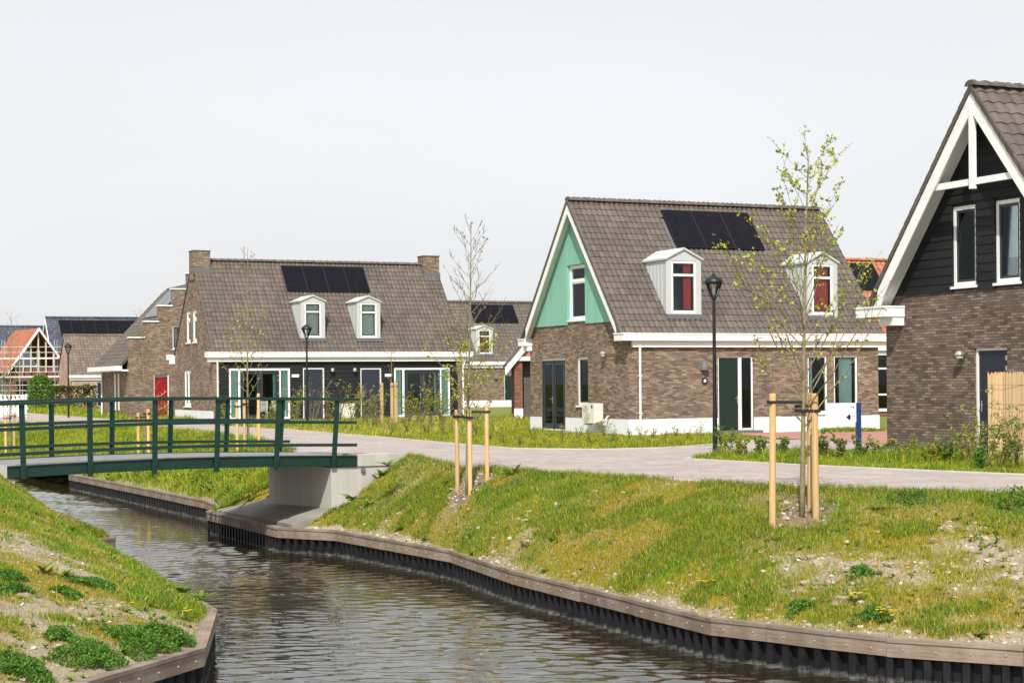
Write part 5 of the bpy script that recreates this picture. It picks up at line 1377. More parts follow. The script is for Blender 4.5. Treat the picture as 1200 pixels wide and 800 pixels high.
class Leafy:
    """collects leaf and twig faces with colours; one mesh"""
    def __init__(s): s.v = []; s.f = []; s.c = []
    def quad(s, a, b_, c, d, colr):
        i = len(s.v); s.v += [a, b_, c, d]; s.f.append((i, i + 1, i + 2, i + 3)); s.c += [colr] * 4
    def leaf(s, p, d, size, colr, wid=0.5, up=None):
        d = d.normalized(); a = d.cross(up or Vector((random.uniform(-1, 1), random.uniform(-1, 1), random.uniform(-1, 1)))).normalized()
        nrm = a.cross(d) * size * 0.12
        s.quad(p, p + d * size * 0.5 + a * size * wid * 0.5 + nrm, p + d * size, p + d * size * 0.5 - a * size * wid * 0.5 + nrm, colr)
    def twig(s, p, q, r0, r1, colr, n=3):
        d = (q - p).normalized(); a = d.cross(Vector((0.3, 0.9, 0.2))).normalized(); b_ = d.cross(a); i = len(s.v)
        for c, r_ in ((p, r0), (q, r1)):
            for j in range(n): t = 2 * math.pi * j / n; s.v.append(c + (a * math.cos(t) + b_ * math.sin(t)) * r_)
        for j in range(n): k = (j + 1) % n; s.f.append((i + j, i + k, i + n + k, i + n + j))
        s.c += [colr] * (2 * n)
    def blade(s, p, d, L, w, colr, droop=0.5, seg=3):
        """long arching leaf"""
        d = d.normalized(); side = d.cross(Vector((0, 0, 1))).normalized() * w
        cur = Vector(p); dr = Vector(d); pts = []
        for k in range(seg + 1):
            t = k / seg; ww = math.sin(math.pi * min(0.97, 0.12 + 0.88 * t)) ** 0.8
            pts.append((cur - side * ww * 0.5, cur + side * ww * 0.5)); cur = cur + dr * (L / seg); dr = (dr + Vector((0, 0, -droop / seg))).normalized()
        for k in range(seg): s.quad(pts[k][0], pts[k][1], pts[k + 1][1], pts[k + 1][0], colr)
    def build(s, name, mat, parent=None, loc=None):
        me = mesh_np(name, np.array([tuple(q) for q in s.v]), np.array(s.f), mat, np.array(s.c))
        return link(name, me, None, parent, loc)

def vary(c, a=0.25):
    k = 1 + random.uniform(-a, a); return (c[0] * k * (1 + random.uniform(-.1, .1)), c[1] * k, c[2] * k)

def sapling(label, base, H, r0, rad, nbr, start, leaf_fn, cols, leafsize=0.055, lean=(0, 0), group='young staked trees', twigs=6, seed=1, bark='bark'):
    random.seed(seed)
    root = empty('young_tree', base); tag(root, label, 'tree', group)
    K = 14; pts = []
    for i in range(K + 1):
        t = i / K; pts.append(Vector((lean[0] * t + 0.035 * math.sin(3.1 * t + seed), lean[1] * t + 0.03 * math.sin(4.3 * t + 2 * seed), H * t - (0.15 if i == 0 else 0))))
    tr = MB().tube(pts, [r0 * (1 - 0.9 * (i / K) ** 0.8) + 0.003 for i in range(K + 1)], 8)
    cr = Leafy(); bc = (0.13, 0.10, 0.06)
    def at_t(t): i = min(K - 1, int(t * K)); return pts[i].lerp(pts[i + 1], t * K - i)
    for b_ in range(nbr):
        t = start + (0.97 - start) * ((b_ + random.uniform(-.3, .3)) / nbr); t = min(max(t, start), 0.97)
        az = b_ * 2.4 + random.uniform(-.5, .5); ln = rad(t) * random.uniform(0.75, 1.2)
        d = Vector((math.cos(az), math.sin(az), random.uniform(0.75, 1.35))).normalized(); p = at_t(t); bp = [p]
        k = 5
        for j in range(k):
            d = (d + Vector((random.uniform(-.12, .12), random.uniform(-.12, .12), 0.06))).normalized(); p = p + d * ln / k * 1.25; bp.append(p)
        rb = max(0.004, r0 * 0.34 * (1 - t) + 0.003)
        tr.tube(bp, [rb * (1 - 0.75 * j / k) for j in range(k + 1)], 5, False)
        for w in range(twigs):
            u_ = random.uniform(0.2, 1.0); j = min(k - 1, int(u_ * k)); q = bp[j].lerp(bp[j + 1], u_ * k - j)
            dd = (d + Vector((random.uniform(-1, 1), random.uniform(-1, 1), random.uniform(-.3, .8)))).normalized(); tl = ln * random.uniform(0.12, 0.32)
            q2 = q + dd * tl; cr.twig(q, q2, 0.0045, 0.002, vary(bc))
            nl = leaf_fn((q.z) / H)
            nl = int(nl) + (random.random() < nl % 1)
            for _ in range(nl):
                c = q.lerp(q2, random.uniform(0.3, 1.05)); cr.leaf(c, Vector((random.uniform(-1, 1), random.uniform(-1, 1), random.uniform(-.4, 1))), leafsize * random.uniform(0.6, 1.25), vary(random.choice(cols)), 0.7)
        nl = leaf_fn(bp[-1].z / H)
        for _ in range(int(nl * 1.5 + random.random())): cr.leaf(bp[-1] + Vector((random.uniform(-.06, .06), random.uniform(-.06, .06), random.uniform(-.08, .05))), Vector((random.uniform(-1, 1), random.uniform(-1, 1), random.uniform(-.2, 1))), leafsize * random.uniform(0.6, 1.2), vary(random.choice(cols)), 0.7)
    tr.build('trunk', bark, root, smooth=True)
    cr.build('crown', 'leaf', root)
    return root
LEAF = [(0.42, 0.44, 0.05), (0.34, 0.38, 0.045), (0.50, 0.48, 0.08), (0.26, 0.31, 0.035)]

def stake(label, base, H, trunk_at, zs, r=0.045, lean=(0, 0), group='tree stakes'):
    root = empty('tree_stake', base); tag(root, label, 'stake', group)
    MB().lathe([(0.0, -0.3), (r, -0.3), (r * 1.02, H - 0.02), (r * 0.9, H), (0, H + 0.004)], 9).build('post', 'stake_wood', root, smooth=False)
    root.rotation_euler = (lean[1], lean[0], 0)
    if trunk_at is not None:
        t = Vector((trunk_at[0] - base[0], trunk_at[1] - base[1])); d = t.normalized(); a = Vector((d.x, d.y, 0)); n_ = Vector((-d.y, d.x, 0)); b_ = MB(); L = t.length + 0.05
        for s in (-1, 1):
            o = n_ * 0.045 * s
            p0 = -a * 0.07 + o; p1 = a * L + o * 0.9; th = n_ * 0.006
            b_.hexa([tuple(p + Vector((0, 0, z))) for z in (zs - 0.022, zs + 0.022) for p in (p0 - th, p1 - th, p1 + th, p0 + th)])
        b_.hexa([tuple(p + Vector((0, 0, z))) for z in (zs - 0.025, zs + 0.025) for p in (-a * 0.075 - n_ * 0.05, -a * 0.06 - n_ * 0.05, -a * 0.06 + n_ * 0.05, -a * 0.075 + n_ * 0.05)])
        b_.build('strap', 'strap', root)
    return root

def shrub(name, label, base, H, spread, stems, leaves, cols, leafsize=0.06, bare=0.0, group=None, seed=0, wid=0.55, bc=(0.17, 0.12, 0.07)):
    random.seed(seed)
    root = empty(name, base); tag(root, label, 'shrub', group)
    st = Leafy(); lf = Leafy()
    for i in range(stems):
        az = random.uniform(0, 6.28); d = Vector((math.cos(az) * spread, math.sin(az) * spread, 1.0)).normalized(); p = Vector((random.uniform(-.06, .06), random.uniform(-.06, .06), -0.03)); L = H * random.uniform(0.65, 1.05)
        k = 4; pp = [p]
        for j in range(k):
            d = (d + Vector((random.uniform(-.2, .2), random.uniform(-.2, .2), 0.05))).normalized(); q = p + d * L / k; st.twig(p, q, 0.009 * (1 - j / k) + 0.003, 0.009 * (1 - (j + 1) / k) + 0.002, vary(bc)); p = q; pp.append(p)
        for w in range(5):
            u_ = random.uniform(0.25, 1); j = min(k - 1, int(u_ * k)); q = pp[j].lerp(pp[j + 1], u_ * k - j); q2 = q + Vector((random.uniform(-1, 1), random.uniform(-1, 1), random.uniform(0, 1.2))).normalized() * H * random.uniform(0.08, 0.2)
            st.twig(q, q2, 0.004, 0.002, vary(bc))
            for _ in range(int(leaves / stems / 5 + random.random())):
                if random.random() < bare: continue
                c = q.lerp(q2, random.uniform(0.1, 1.1)); lf.leaf(c, Vector((random.uniform(-1, 1), random.uniform(-1, 1), random.uniform(-.3, 1))), leafsize * random.uniform(0.6, 1.3), vary(random.choice(cols)), wid)
    st.build('stems', 'wood_attr', root)
    if lf.v: lf.build('foliage', 'leaf', root)
    return root

def rosette(name, label, base, n_, L, w, cols, flowers=0, cat='plant', group=None, seed=0, up=0.7, fcol=(0.80, 0.66, 0.02)):
    random.seed(seed)
    root = empty(name, base); tag(root, label, cat, group)
    lf = Leafy()
    for i in range(n_):
        az = i * 2.4 + random.uniform(-.4, .4); lf.blade(Vector((random.uniform(-.03, .03), random.uniform(-.03, .03), 0)), Vector((math.cos(az), math.sin(az), random.uniform(up * 0.5, up * 1.6))), L * random.uniform(0.6, 1.15), w * random.uniform(0.7, 1.2), vary(random.choice(cols)), 0.9)
    lf.build('leaves', 'leaf', root)
    if flowers:
        fl = Leafy()
        for i in range(flowers):
            p = Vector((random.uniform(-L, L) * 0.8, random.uniform(-L, L) * 0.8, L * random.uniform(0.5, 1.0))); fl.twig(Vector((p.x * 0.6, p.y * 0.6, 0)), p, 0.004, 0.004, (0.2, 0.25, 0.06))
            for k in range(6):
                t = k * math.pi / 3; fl.leaf(p, Vector((math.cos(t), math.sin(t), 0.35)), 0.036, vary(fcol, 0.1), 0.9, Vector((0, 0, 1)))
        fl.build('flowers', 'leaf', root)
    return root

def clump(name, label, base, rad, H, n_, cols, leafsize=0.04, cat='plant', group=None, seed=0):
    """dense low leafy mound"""
    random.seed(seed)
    root = empty(name, base); tag(root, label, cat, group)
    lf = Leafy()
    for i in range(n_):
        a = random.uniform(0, 6.28); r_ = rad * math.sqrt(random.random()) * (0.75 + 0.35 * math.sin(3 * a + seed)); h = H * (1 - (r_ / rad / 1.1) ** 2) * random.uniform(0.2, 1.05)
        x, y = r_ * math.cos(a), r_ * math.sin(a)
        if over_water(base[0] + x, base[1] + y): continue
        z0 = gz(base[0] + x, base[1] + y)
        if z0 is None and base[2] < -0.25: continue
        z0 = (z0 or 0.0) - base[2]
        p = Vector((x, y, z0 + max(0.005, h))); lf.leaf(p, Vector((random.uniform(-1, 1), random.uniform(-1, 1), random.uniform(0, 1.2))), leafsize * random.uniform(0.6, 1.3), vary(random.choice(cols), 0.35), 0.6)
    lf.build('foliage', 'leaf', root)
    return root

def blades(name, label, P, h, w, cols, lean=0.45):
    n_ = len(P); az = rng.uniform(0, 2 * np.pi, n_); ln = rng.uniform(0.05, lean, n_); fa = rng.uniform(0, 2 * np.pi, n_)
    d = np.stack([np.cos(az) * ln, np.sin(az) * ln, np.sqrt(1 - ln ** 2)], -1); sd = np.stack([np.cos(fa), np.sin(fa), np.zeros(n_)], -1) * (w * rng.uniform(0.7, 1.3, n_))[:, None] * 0.5
    mid = P + d * (h * 0.55)[:, None]; bend = np.stack([np.cos(az), np.sin(az), np.full(n_, -0.25)], -1) * (h * ln * 0.5)[:, None]
    tip = P + d * h[:, None] + bend; P0 = P - np.array([0, 0, 0.01])
    v = np.stack([P0 - sd, P0 + sd, mid - sd * 0.8, mid + sd * 0.8, tip], 1).reshape(-1, 3)
    o = (np.arange(n_) * 5)[:, None]
    f = np.stack([o + [0, 1, 3], o + [0, 3, 2], o + [2, 3, 4]], 1).reshape(-1, 3)
    c = np.repeat(cols, 5, 0)
    return tag(link(name, mesh_np(name, v, f, 'blade', c)), label, 'grass', kind='stuff')

def sample(bk, n_, wfn, ymax=60, ymin=17):
    v, f, G, T = bk
    c = v[f].mean(1); a = np.linalg.norm(np.cross(v[f[:, 1]] - v[f[:, 0]], v[f[:, 3]] - v[f[:, 0]]), axis=1)
    g = G[f].mean(1); t = T[f].mean(1)
    vis = (c[:, 1] > ymin) & (c[:, 1] < ymax) & (np.abs(c[:, 0] / c[:, 1]) < 0.44)
    vis &= ~in_poly(c[:, 0], c[:, 1], SLAB_XY)
    w = a * wfn(g, t, c) * vis; w /= w.sum()
    i = rng.choice(len(f), n_, p=w); r1, r2 = rng.random((2, n_, 1)); q = f[i]
    P = (v[q[:, 0]] * (1 - r1) + v[q[:, 1]] * r1) * (1 - r2) + (v[q[:, 3]] * (1 - r1) + v[q[:, 2]] * r1) * r2
    return P, g[i], t[i]
def pick(P, tones, w):
    """colour per blade: tones list with weights array n x k"""
    k = np.array(tones); cs = np.cumsum(w / w.sum(1, keepdims=True), 1); r_ = rng.random((len(P), 1)); i = (r_ > cs).sum(1).clip(0, len(tones) - 1)
    return k[i] * rng.uniform(0.75, 1.3, (len(P), 1)) * rng.uniform(0.93, 1.07, (len(P), 3))
MOSS, OLIVE, GREEN, STRAW, DEEP, LIME = (0.41, 0.325, 0.028), (0.265, 0.255, 0.023), (0.15, 0.265, 0.022), (0.58, 0.47, 0.24), (0.06, 0.155, 0.017), (0.38, 0.45, 0.038)

# right bank: short yellow-green turf with greener streaks
P, g, t = sample(bankR, 260000, lambda g, t, c: np.clip(g - 0.18, 0.02, 1) ** 1.1 * (0.25 + 1.5 * fbm(c[:, 0] * 4 + 60, c[:, 1] * 4, 2) ** 2) * np.where(c[:, 1] < 47, np.clip(34 / c[:, 1], 0.6, 1.5) ** 1.6, 0.0), 47)
n1 = fbm(P[:, 0] * 0.55 + 5, P[:, 1] * 0.4 + 2, 3); n2 = fbm(P[:, 0] * 1.9, P[:, 1] * 1.9, 3)
n3 = fbm(P[:, 0] * 5 + 3, P[:, 1] * 5, 2)
gr = np.clip((n1 - 0.48) * 5 + (n2 - 0.5) * 3.5 + (n3 - 0.5) * 1.5, 0, 1)
gr = gr * (1 - 0.65 * np.clip((P[:, 0] - 2.5) / 2, 0, 1) * np.clip((27.5 - P[:, 1]) / 3, 0, 1))
for cx, cy, r_ in ((5.7, 27.4, 0.7), (7.2, 25.6, 0.8), (1.0, 32.6, 0.9), (0.2, 33.5, 0.9), (-0.6, 33.0, 1.0), (3.2, 28.2, 0.7), (2.3, 26.2, .6), (-2.6, 38.5, 1.2)): gr = np.maximum(gr, 0.95 * np.exp(-((P[:, 0] - cx) ** 2 + (P[:, 1] - cy) ** 2 * 0.5) / r_ ** 2))
w = np.stack([(1 - gr) * 0.55 + 0.02, (1 - gr) * 0.5 + 0.1 * gr, gr * 0.7, 0.10 * (1 - gr), gr * 0.35 * (n2 > 0.5), gr * 0.12], 1)
hh = rng.uniform(0.025, 0.065, len(P)) * (1 + 1.1 * gr * rng.random(len(P)))
blades('grass', 'short mossy yellow-green turf on the right canal bank', P, hh, np.full(len(P), 0.008), pick(P, [MOSS, OLIVE, GREEN, STRAW, DEEP, LIME], w))
# longer grass along the top edge of the right bank and in tufts
P, g, t = sample(bankR, 75000, lambda g, t, c: (np.exp(-((t - 0.97) / 0.045) ** 2) * (fbm(c[:, 0] * 1.3, c[:, 1] * 1.3, 2) > 0.42) + 1.6 * (fbm(c[:, 0] * 1.1 + 30, c[:, 1] * 1.1, 3) > 0.60) * (g > 0.4)) * (c[:, 1] < 47), 47)
w = np.stack([np.full(len(P), .25), np.full(len(P), .3), np.full(len(P), .6), np.full(len(P), .05), np.full(len(P), .45), np.full(len(P), .2)], 1)
blades('grass', 'longer tufts of grass along the upper edge of the right bank', P, rng.uniform(0.06, 0.16, len(P)), np.full(len(P), 0.008), pick(P, [MOSS, OLIVE, GREEN, STRAW, DEEP, LIME], w), 0.6)
# lush bank beyond the bridge
P, g, t = sample(bankR, 60000, lambda g, t, c: 1.0 * (c[:, 1] > 44.5), 90, 44)
n2 = fbm(P[:, 0] * 0.9, P[:, 1] * 0.9, 3)
w = np.stack([0.2 + 0 * n2, 0.2 + 0 * n2, 0.5 + 0 * n2, 0.03 + 0 * n2, 0.5 * (n2 > 0.52), 0.5 * (n2 < 0.55)], 1)
cols_ = pick(P, [MOSS, OLIVE, GREEN, STRAW, DEEP, LIME], w)
blades('grass', 'lush bright grass on the bank beyond the green bridge', P, rng.uniform(0.1, 0.26, len(P)), np.full(len(P), 0.016), cols_, 0.7)
# left bank
P, g, t = sample(bankL, 115000, lambda g, t, c: np.clip(g - 0.2, 0.03, 1) ** 1.1, 40)
n2 = fbm(P[:, 0] * 1.5 + 9, P[:, 1] * 1.5, 3); gr = np.clip((n2 - 0.44) * 6, 0, 1)
w = np.stack([(1 - gr) * 0.4, (1 - gr) * 0.4 + 0.1, gr * 0.8, 0.16 * (1 - gr) + .03, gr * 0.3, gr * 0.25], 1)
blades('grass', 'patchy grass on the sandy left bank', P, rng.uniform(0.02, 0.06, len(P)) * (1 + 0.8 * gr), np.full(len(P), 0.008), pick(P, [MOSS, OLIVE, GREEN, STRAW, DEEP, LIME], w), 0.6)
P, g, t = sample(bankL, 15000, lambda g, t, c: np.exp(-((t - 0.06) / 0.06) ** 2) * (c[:, 1] > 23) * (fbm(c[:, 0] * 1.3, c[:, 1] * 1.3, 2) > 0.35), 38)
w = np.tile([.15, .3, .6, .08, .5, .2], (len(P), 1))
blades('grass', 'fringe of long grass along the left water edge', P, rng.uniform(0.05, 0.15, len(P)), np.full(len(P), 0.009), pick(P, [MOSS, OLIVE, GREEN, STRAW, DEEP, LIME], w), 0.7)

def lawn(label, poly, n_, h0, h1, wts, wid=0.013, z=0.0):
    xs_ = [p[0] for p in poly]; ys_ = [p[1] for p in poly]; pts = np.zeros((0, 2))
    while len(pts) < n_:
        q = np.stack([rng.uniform(min(xs_), max(xs_), n_), rng.uniform(min(ys_), max(ys_), n_)], 1); pts = np.vstack([pts, q[in_poly(q[:, 0], q[:, 1], poly)]])
    pts = pts[:n_]; P = np.hstack([pts, np.full((n_, 1), z)])
    n2 = fbm(P[:, 0] * 0.9, P[:, 1] * 0.9, 3); big = np.clip((n2 - 0.35) * 3, 0.3, 1.3)
    w = np.tile(wts, (n_, 1)) * np.stack([1 + 0 * n2, 1 + 0 * n2, 0.5 + n2, 1.3 - n2, (n2 > 0.5) * 1.0, 1 + 0 * n2], 1)
    return blades('grass', label, P, rng.uniform(h0, h1, n_) * big, np.full(n_, wid), pick(P, [MOSS, OLIVE, GREEN, STRAW, DEEP, LIME], w), 0.6)
lawn('lawn grass before the mint gabled house', [(3.98, 46.85), (4.85, 47.9), (6.1, 50.4), (7.2, 53), (7.2, 57.5), (6.7, 59.1), (3.75, 57.9), (0.5, 65), (-3, 62), (-4.2, 58.9), (-1.5, 51.6), (0.15, 47.2), (2.2, 46.1)], 62000, 0.07, 0.2, [.35, .5, .5, .1, .2, .3], 0.014)
lawn('grass and weeds on the island before the dark brick house', [(3.95, 39.9), (5.4, 37.1), (6.8, 35.4), (7.75, 33.9), (9.2, 32.1), (13.2, 28.3), (14.5, 31), (11.7, 34.7), (8.6, 42.0), (8.3, 43.3), (6.9, 43.2), (5, 41.6)], 80000, 0.08, 0.34, [.2, .4, .8, .06, .6, .35], 0.012)
lawn('overgrown front garden grass before the long boarded house', [(-4.65, 59.2), (-9.2, 70.9), (-13.3, 80.1), (-13.9, 82.8), (-2.4, 88), (3, 80), (-0.2, 66), (-3.2, 62.3)], 45000, 0.12, 0.36, [.5, .5, .4, .3, .12, .35], 0.022)
lawn('green strip of grass by the right corner of the mint gabled house', [(10.3, 60.3), (12.8, 61.6), (14.4, 62), (12.4, 60.2), (11, 59.6)], 4000, 0.08, 0.2, [.2, .4, .7, .05, .4, .4], 0.02)
lawn('rough meadow beyond the road at far left', [(-13.8, 84.5), (-19.5, 93), (-34, 126), (-60, 160), (-40, 158), (-22.5, 107), (-21.8, 99.5), (-17.5, 91.5)], 45000, 0.15, 0.45, [.2, .3, .6, .1, .15, .7], 0.04)
lawn('thin grass strip beside the gable of the long house', [(-14.2, 83.5), (-15.4, 83.9), (-18.8, 91.6), (-17.3, 91.6)], 5000, 0.1, 0.4, [.3, .4, .5, .2, .2, .5], 0.025)

def weed_scatter(label, P, L0, L1, cols, w0=0.022):
    lf = Leafy()
    for p in P:
        L = random.uniform(L0, L1); c = random.choice(cols)
        for k in range(random.randint(5, 9)):
            a = random.uniform(0, 6.28); lf.blade(Vector(p), Vector((math.cos(a), math.sin(a), random.uniform(0.25, 1.3))), L * random.uniform(0.6, 1.2), w0 * random.uniform(0.7, 1.6), vary(c, 0.3), 0.9, 2)
    tag(lf.build('weeds', 'leaf'), label, 'weeds', kind='stuff')
random.seed(77)
WC = [(0.14, 0.26, 0.025), (0.2, 0.32, 0.035), (0.09, 0.19, 0.02), (0.3, 0.33, 0.04)]
P, g, t = sample(bankR, 900, lambda g, t, c: (0.3 + (fbm(c[:, 0] * 1.2, c[:, 1] * 1.2 + 70, 2) > 0.55) * 1.5) * (t > 0.03) * (c[:, 1] < 44), 44)
weed_scatter('small broad leaved weeds scattered over the right bank', P, 0.05, 0.13, WC)
P, g, t = sample(bankL, 700, lambda g, t, c: 0.3 + 1.5 * np.exp(-((t - 0.1) / 0.12) ** 2), 37)
weed_scatter('small leafy weeds scattered over the left bank', P, 0.05, 0.14, WC)
P, g, t = sample(bankR, 500, lambda g, t, c: 1.0 * (c[:, 1] > 45), 70, 45)
weed_scatter('broad leaved weeds on the bank beyond the bridge', P, 0.15, 0.35, WC, 0.06)
# matted dead grass lying in the drier turf
P, g, t = sample(bankR, 16000, lambda g, t, c: np.clip(g, 0.1, 0.6) * (fbm(c[:, 0] * 1.4 + 90, c[:, 1] * 1.4, 3) > 0.48) * (c[:, 1] < 42), 42)
blades('grass', 'matted straw coloured dead grass on the right bank', P + [0, 0, 0.015], rng.uniform(0.05, 0.13, len(P)), np.full(len(P), 0.006), np.array([0.50, 0.40, 0.20]) * rng.uniform(0.6, 1.2, (len(P), 1)) * np.ones((1, 3)), 0.98)
# dandelions in the lawns
random.seed(31); fl = Leafy()
for i in range(260):
    if i < 170: p = (random.uniform(-1.5, 6.5), random.uniform(46.5, 58))
    else: p = (random.uniform(4.2, 11), random.uniform(32.5, 43))
    if not in_poly(np.array([p[0]]), np.array([p[1]]), [(3.98, 46.85), (4.85, 47.9), (6.1, 50.4), (7.2, 53), (7.2, 57.5), (3.75, 57.5), (0.5, 62), (-1.5, 51.6), (0.15, 47.2), (2.2, 46.1)] if i < 170 else [(3.95, 39.9), (5.4, 37.1), (6.8, 35.4), (7.75, 33.9), (9.2, 32.1), (11.7, 34.7), (8.6, 42.0), (5, 41.6)])[0]: continue
    q = Vector((p[0], p[1], random.uniform(0.1, 0.22)))
    for k in range(5): a = k * 1.257; fl.leaf(q, Vector((math.cos(a), math.sin(a), 0.4)), 0.045, (0.78, 0.62, 0.02), 0.9, Vector((0, 0, 1)))
tag(fl.build('dandelion_flowers', 'leaf'), 'scattered yellow dandelion flowers in the lawns', 'flowers', kind='stuff')
# dead stems
P, g, t = sample(bankR, 350, lambda g, t, c: (g > 0.4) * (c[:, 1] < 42) * 1.0, 42)
P2, g, t = sample(bankL, 160, lambda g, t, c: 1.0 + 0 * g, 37)
P = np.vstack([P, P2])
blades('dry_stems', 'thin dry stems standing in the bank grass', P, rng.uniform(0.12, 0.32, len(P)), np.full(len(P), 0.006), np.tile([0.42, 0.33, 0.17], (len(P), 1)) * rng.uniform(0.7, 1.2, (len(P), 1)), 0.5)

# clods and pebbles in bare soil
ico_t = (1 + 5 ** 0.5) / 2
ICO_V = np.array([(-1, ico_t, 0), (1, ico_t, 0), (-1, -ico_t, 0), (1, -ico_t, 0), (0, -1, ico_t), (0, 1, ico_t), (0, -1, -ico_t), (0, 1, -ico_t), (ico_t, 0, -1), (ico_t, 0, 1), (-ico_t, 0, -1), (-ico_t, 0, 1)]) / 1.9
ICO_F = np.array([(0, 11, 5), (0, 5, 1), (0, 1, 7), (0, 7, 10), (0, 10, 11), (1, 5, 9), (5, 11, 4), (11, 10, 2), (10, 7, 6), (7, 1, 8), (3, 9, 4), (3, 4, 2), (3, 2, 6), (3, 6, 8), (3, 8, 9), (4, 9, 5), (2, 4, 11), (6, 2, 10), (8, 6, 7), (9, 8, 1)])
def clods(label, P, s):
    n_ = len(P); v = ICO_V[None] * s[:, None, None] * rng.uniform(0.6, 1.3, (n_, 12, 1)) * np.array([1, 1, 0.7]) * rng.uniform(0.7, 1.3, (n_, 1, 3)) + P[:, None]
    f = ICO_F[None] + (np.arange(n_) * 12)[:, None, None]
    c = np.array([(0.34, 0.285, 0.215), (0.41, 0.35, 0.27), (0.27, 0.22, 0.16), (0.50, 0.44, 0.36)])[rng.integers(0, 4, n_)] * rng.uniform(0.8, 1.15, (n_, 1))
    tag(link('soil_clods', mesh_np('soil_clods', v.reshape(-1, 3), f.reshape(-1, 3), 'stone', np.repeat(c, 12, 0))), label, 'soil', kind='stuff')
P, g, t = sample(bankR, 5600, lambda g, t, c: (np.clip(0.62 - g, 0, 1) + 0.12 + 0.7 * np.exp(-(t / 0.03) ** 2)) * (c[:, 1] < 45), 45)
clods('pale clods and pebbles on the right bank', P, np.minimum(0.07, 0.007 + rng.exponential(0.012, len(P))))
P, g, t = sample(bankL, 2600, lambda g, t, c: np.clip(0.5 - g, 0, 1) + 0.02, 40)
clods('sandy clods on the left bank', P, np.minimum(0.05, 0.006 + rng.exponential(0.008, len(P))))
# rubble beside the slab under the bridge
Pn = np.array([(-7.25 + 1.9 * a + rng.normal(0, .12), 44.75 - 0.35 * a + rng.normal(0, .15), -1.36 + 0.42 * a) for a in rng.random(160)])
clods('loose stones along the slab under the bridge', Pn, np.minimum(0.12, 0.03 + rng.exponential(0.03, len(Pn))))

# ------------------------------------------------------------------ trees and stakes
b2_ = seen(937, 604); b1_ = seen(549, 577)
def trunk_pt(b_): return (b_.x, b_.y)
sapling('young tree with sparse pale leaves on the bank before the mint gabled house', b2_, 5.45, 0.044, lambda t: 1.75 * (1 - t) ** 0.7 + 0.3, 40, 0.24, lambda h: 3.6, LEAF, 0.066, (0.22, 0.0), seed=21, twigs=8)
for i, (px, py, top, zs) in enumerate(((905, 618, 461, 1.78), (950, 594, 460, 1.62), (956, 608, 461, 1.62))):
    b_ = seen(px, py); Hs = (py - top) / F_PX * b_.y
    stake(('leftmost stake of the large young tree on the right bank', 'rear stake of the large young tree, close behind its trunk', 'right stake of the large young tree on the right bank')[i], b_, Hs, trunk_pt(b2_) if i != 1 else trunk_pt(b2_), Hs - (0.13, 0.2, 0.26)[i], 0.05, (0.012 if i == 0 else 0.0, 0))
sapling('slender young tree with bare top on the bank in the middle', b1_, 5.35, 0.034, lambda t: 0.85 * (1 - t) ** 0.6 + 0.22, 50, 0.22, lambda h: 3.6 if h < 0.55 else 0.15, LEAF, 0.066, (0.06, 0.0), seed=5, twigs=8)
for i, (px, py, top) in enumerate(((536, 574, 480), (551, 578, 481), (571, 564, 474))):
    b_ = seen(px, py); Hs = (py - top) / F_PX * b_.y
    stake(('leftmost stake of the slender young tree', 'middle stake of the slender young tree, in front of its trunk', 'right stake of the slender young tree')[i], b_, Hs, trunk_pt(b1_), Hs - 0.14, 0.043)
t0 = Vector((-8.0, 54.2, 0)); t0.z = gz(t0.x, t0.y)
sapling('thin young tree before the long boarded house, just behind the bridge', t0, 6.1, 0.035, lambda t: 1.1 * (1 - t) ** 0.9 + 0.2, 34, 0.25, lambda h: 2.2 if h < 0.7 else 0.2, LEAF, 0.07, (0.06, 0), seed=9, bark='bark_pale')
for i, (dx, dy) in enumerate(((-0.34, 0.1), (-0.06, -0.28), (0.32, 0.05))):
    b_ = Vector((t0.x + dx, t0.y + dy, gz(t0.x + dx, t0.y + dy))); stake(('left stake of the thin tree behind the bridge', 'middle stake of the thin tree behind the bridge', 'right stake of the thin tree behind the bridge')[i], b_, 1.55, (t0.x, t0.y), 1.42, 0.045)
t4 = Vector((-12.5, 61, 0)); t4.z = gz(t4.x, t4.y)
sapling('bare thin tree before the stepped gable', t4, 5.2, 0.035, lambda t: 1.0 * (1 - t) ** 0.8 + 0.2, 22, 0.35, lambda h: 1.0 if h < 0.7 else 0.1, [(0.45, 0.36, 0.07), (0.40, 0.36, 0.08)], 0.06, (-0.1, 0), seed=13, bark='bark_pale')
for i, dx in enumerate((-0.2, 0.14)):
    b_ = Vector((t4.x + dx, t4.y - 0.15, gz(t4.x + dx, t4.y - 0.15))); stake(('left stake of the bare tree before the stepped gable', 'right stake of the bare tree before the stepped gable')[i], b_, 1.75, (t4.x, t4.y), 1.6, 0.055)
t5 = Vector((-22.4, 80, 0)); t5.z = gz(t5.x, t5.y)
sapling('bare young tree at the left edge before the scaffolding', t5, 6.3, 0.045, lambda t: 1.1 * (1 - t) ** 0.8 + 0.25, 26, 0.3, lambda h: 1.2 if h < 0.6 else 0.2, [(0.45, 0.38, 0.07), (0.3, 0.33, 0.06)], 0.07, (0.05, 0), seed=17, bark='bark_pale')
for i, dx in enumerate((-0.18, 0.2)):
    b_ = Vector((t5.x + dx, t5.y - 0.15, gz(t5.x + dx, t5.y - 0.15))); stake(('left stake of the tree at the left edge', 'right stake of the tree at the left edge')[i], b_, 1.75, (t5.x, t5.y), 1.6, 0.055)
t3 = Vector((-5.2, 77.5, 0))
sapling('small leafless sapling in the front garden of the long house', t3, 4.1, 0.03, lambda t: 0.45 * (1 - t) + 0.15, 14, 0.4, lambda h: 0.3, LEAF, 0.06, (0, 0), seed=23, bark='bark_pale')
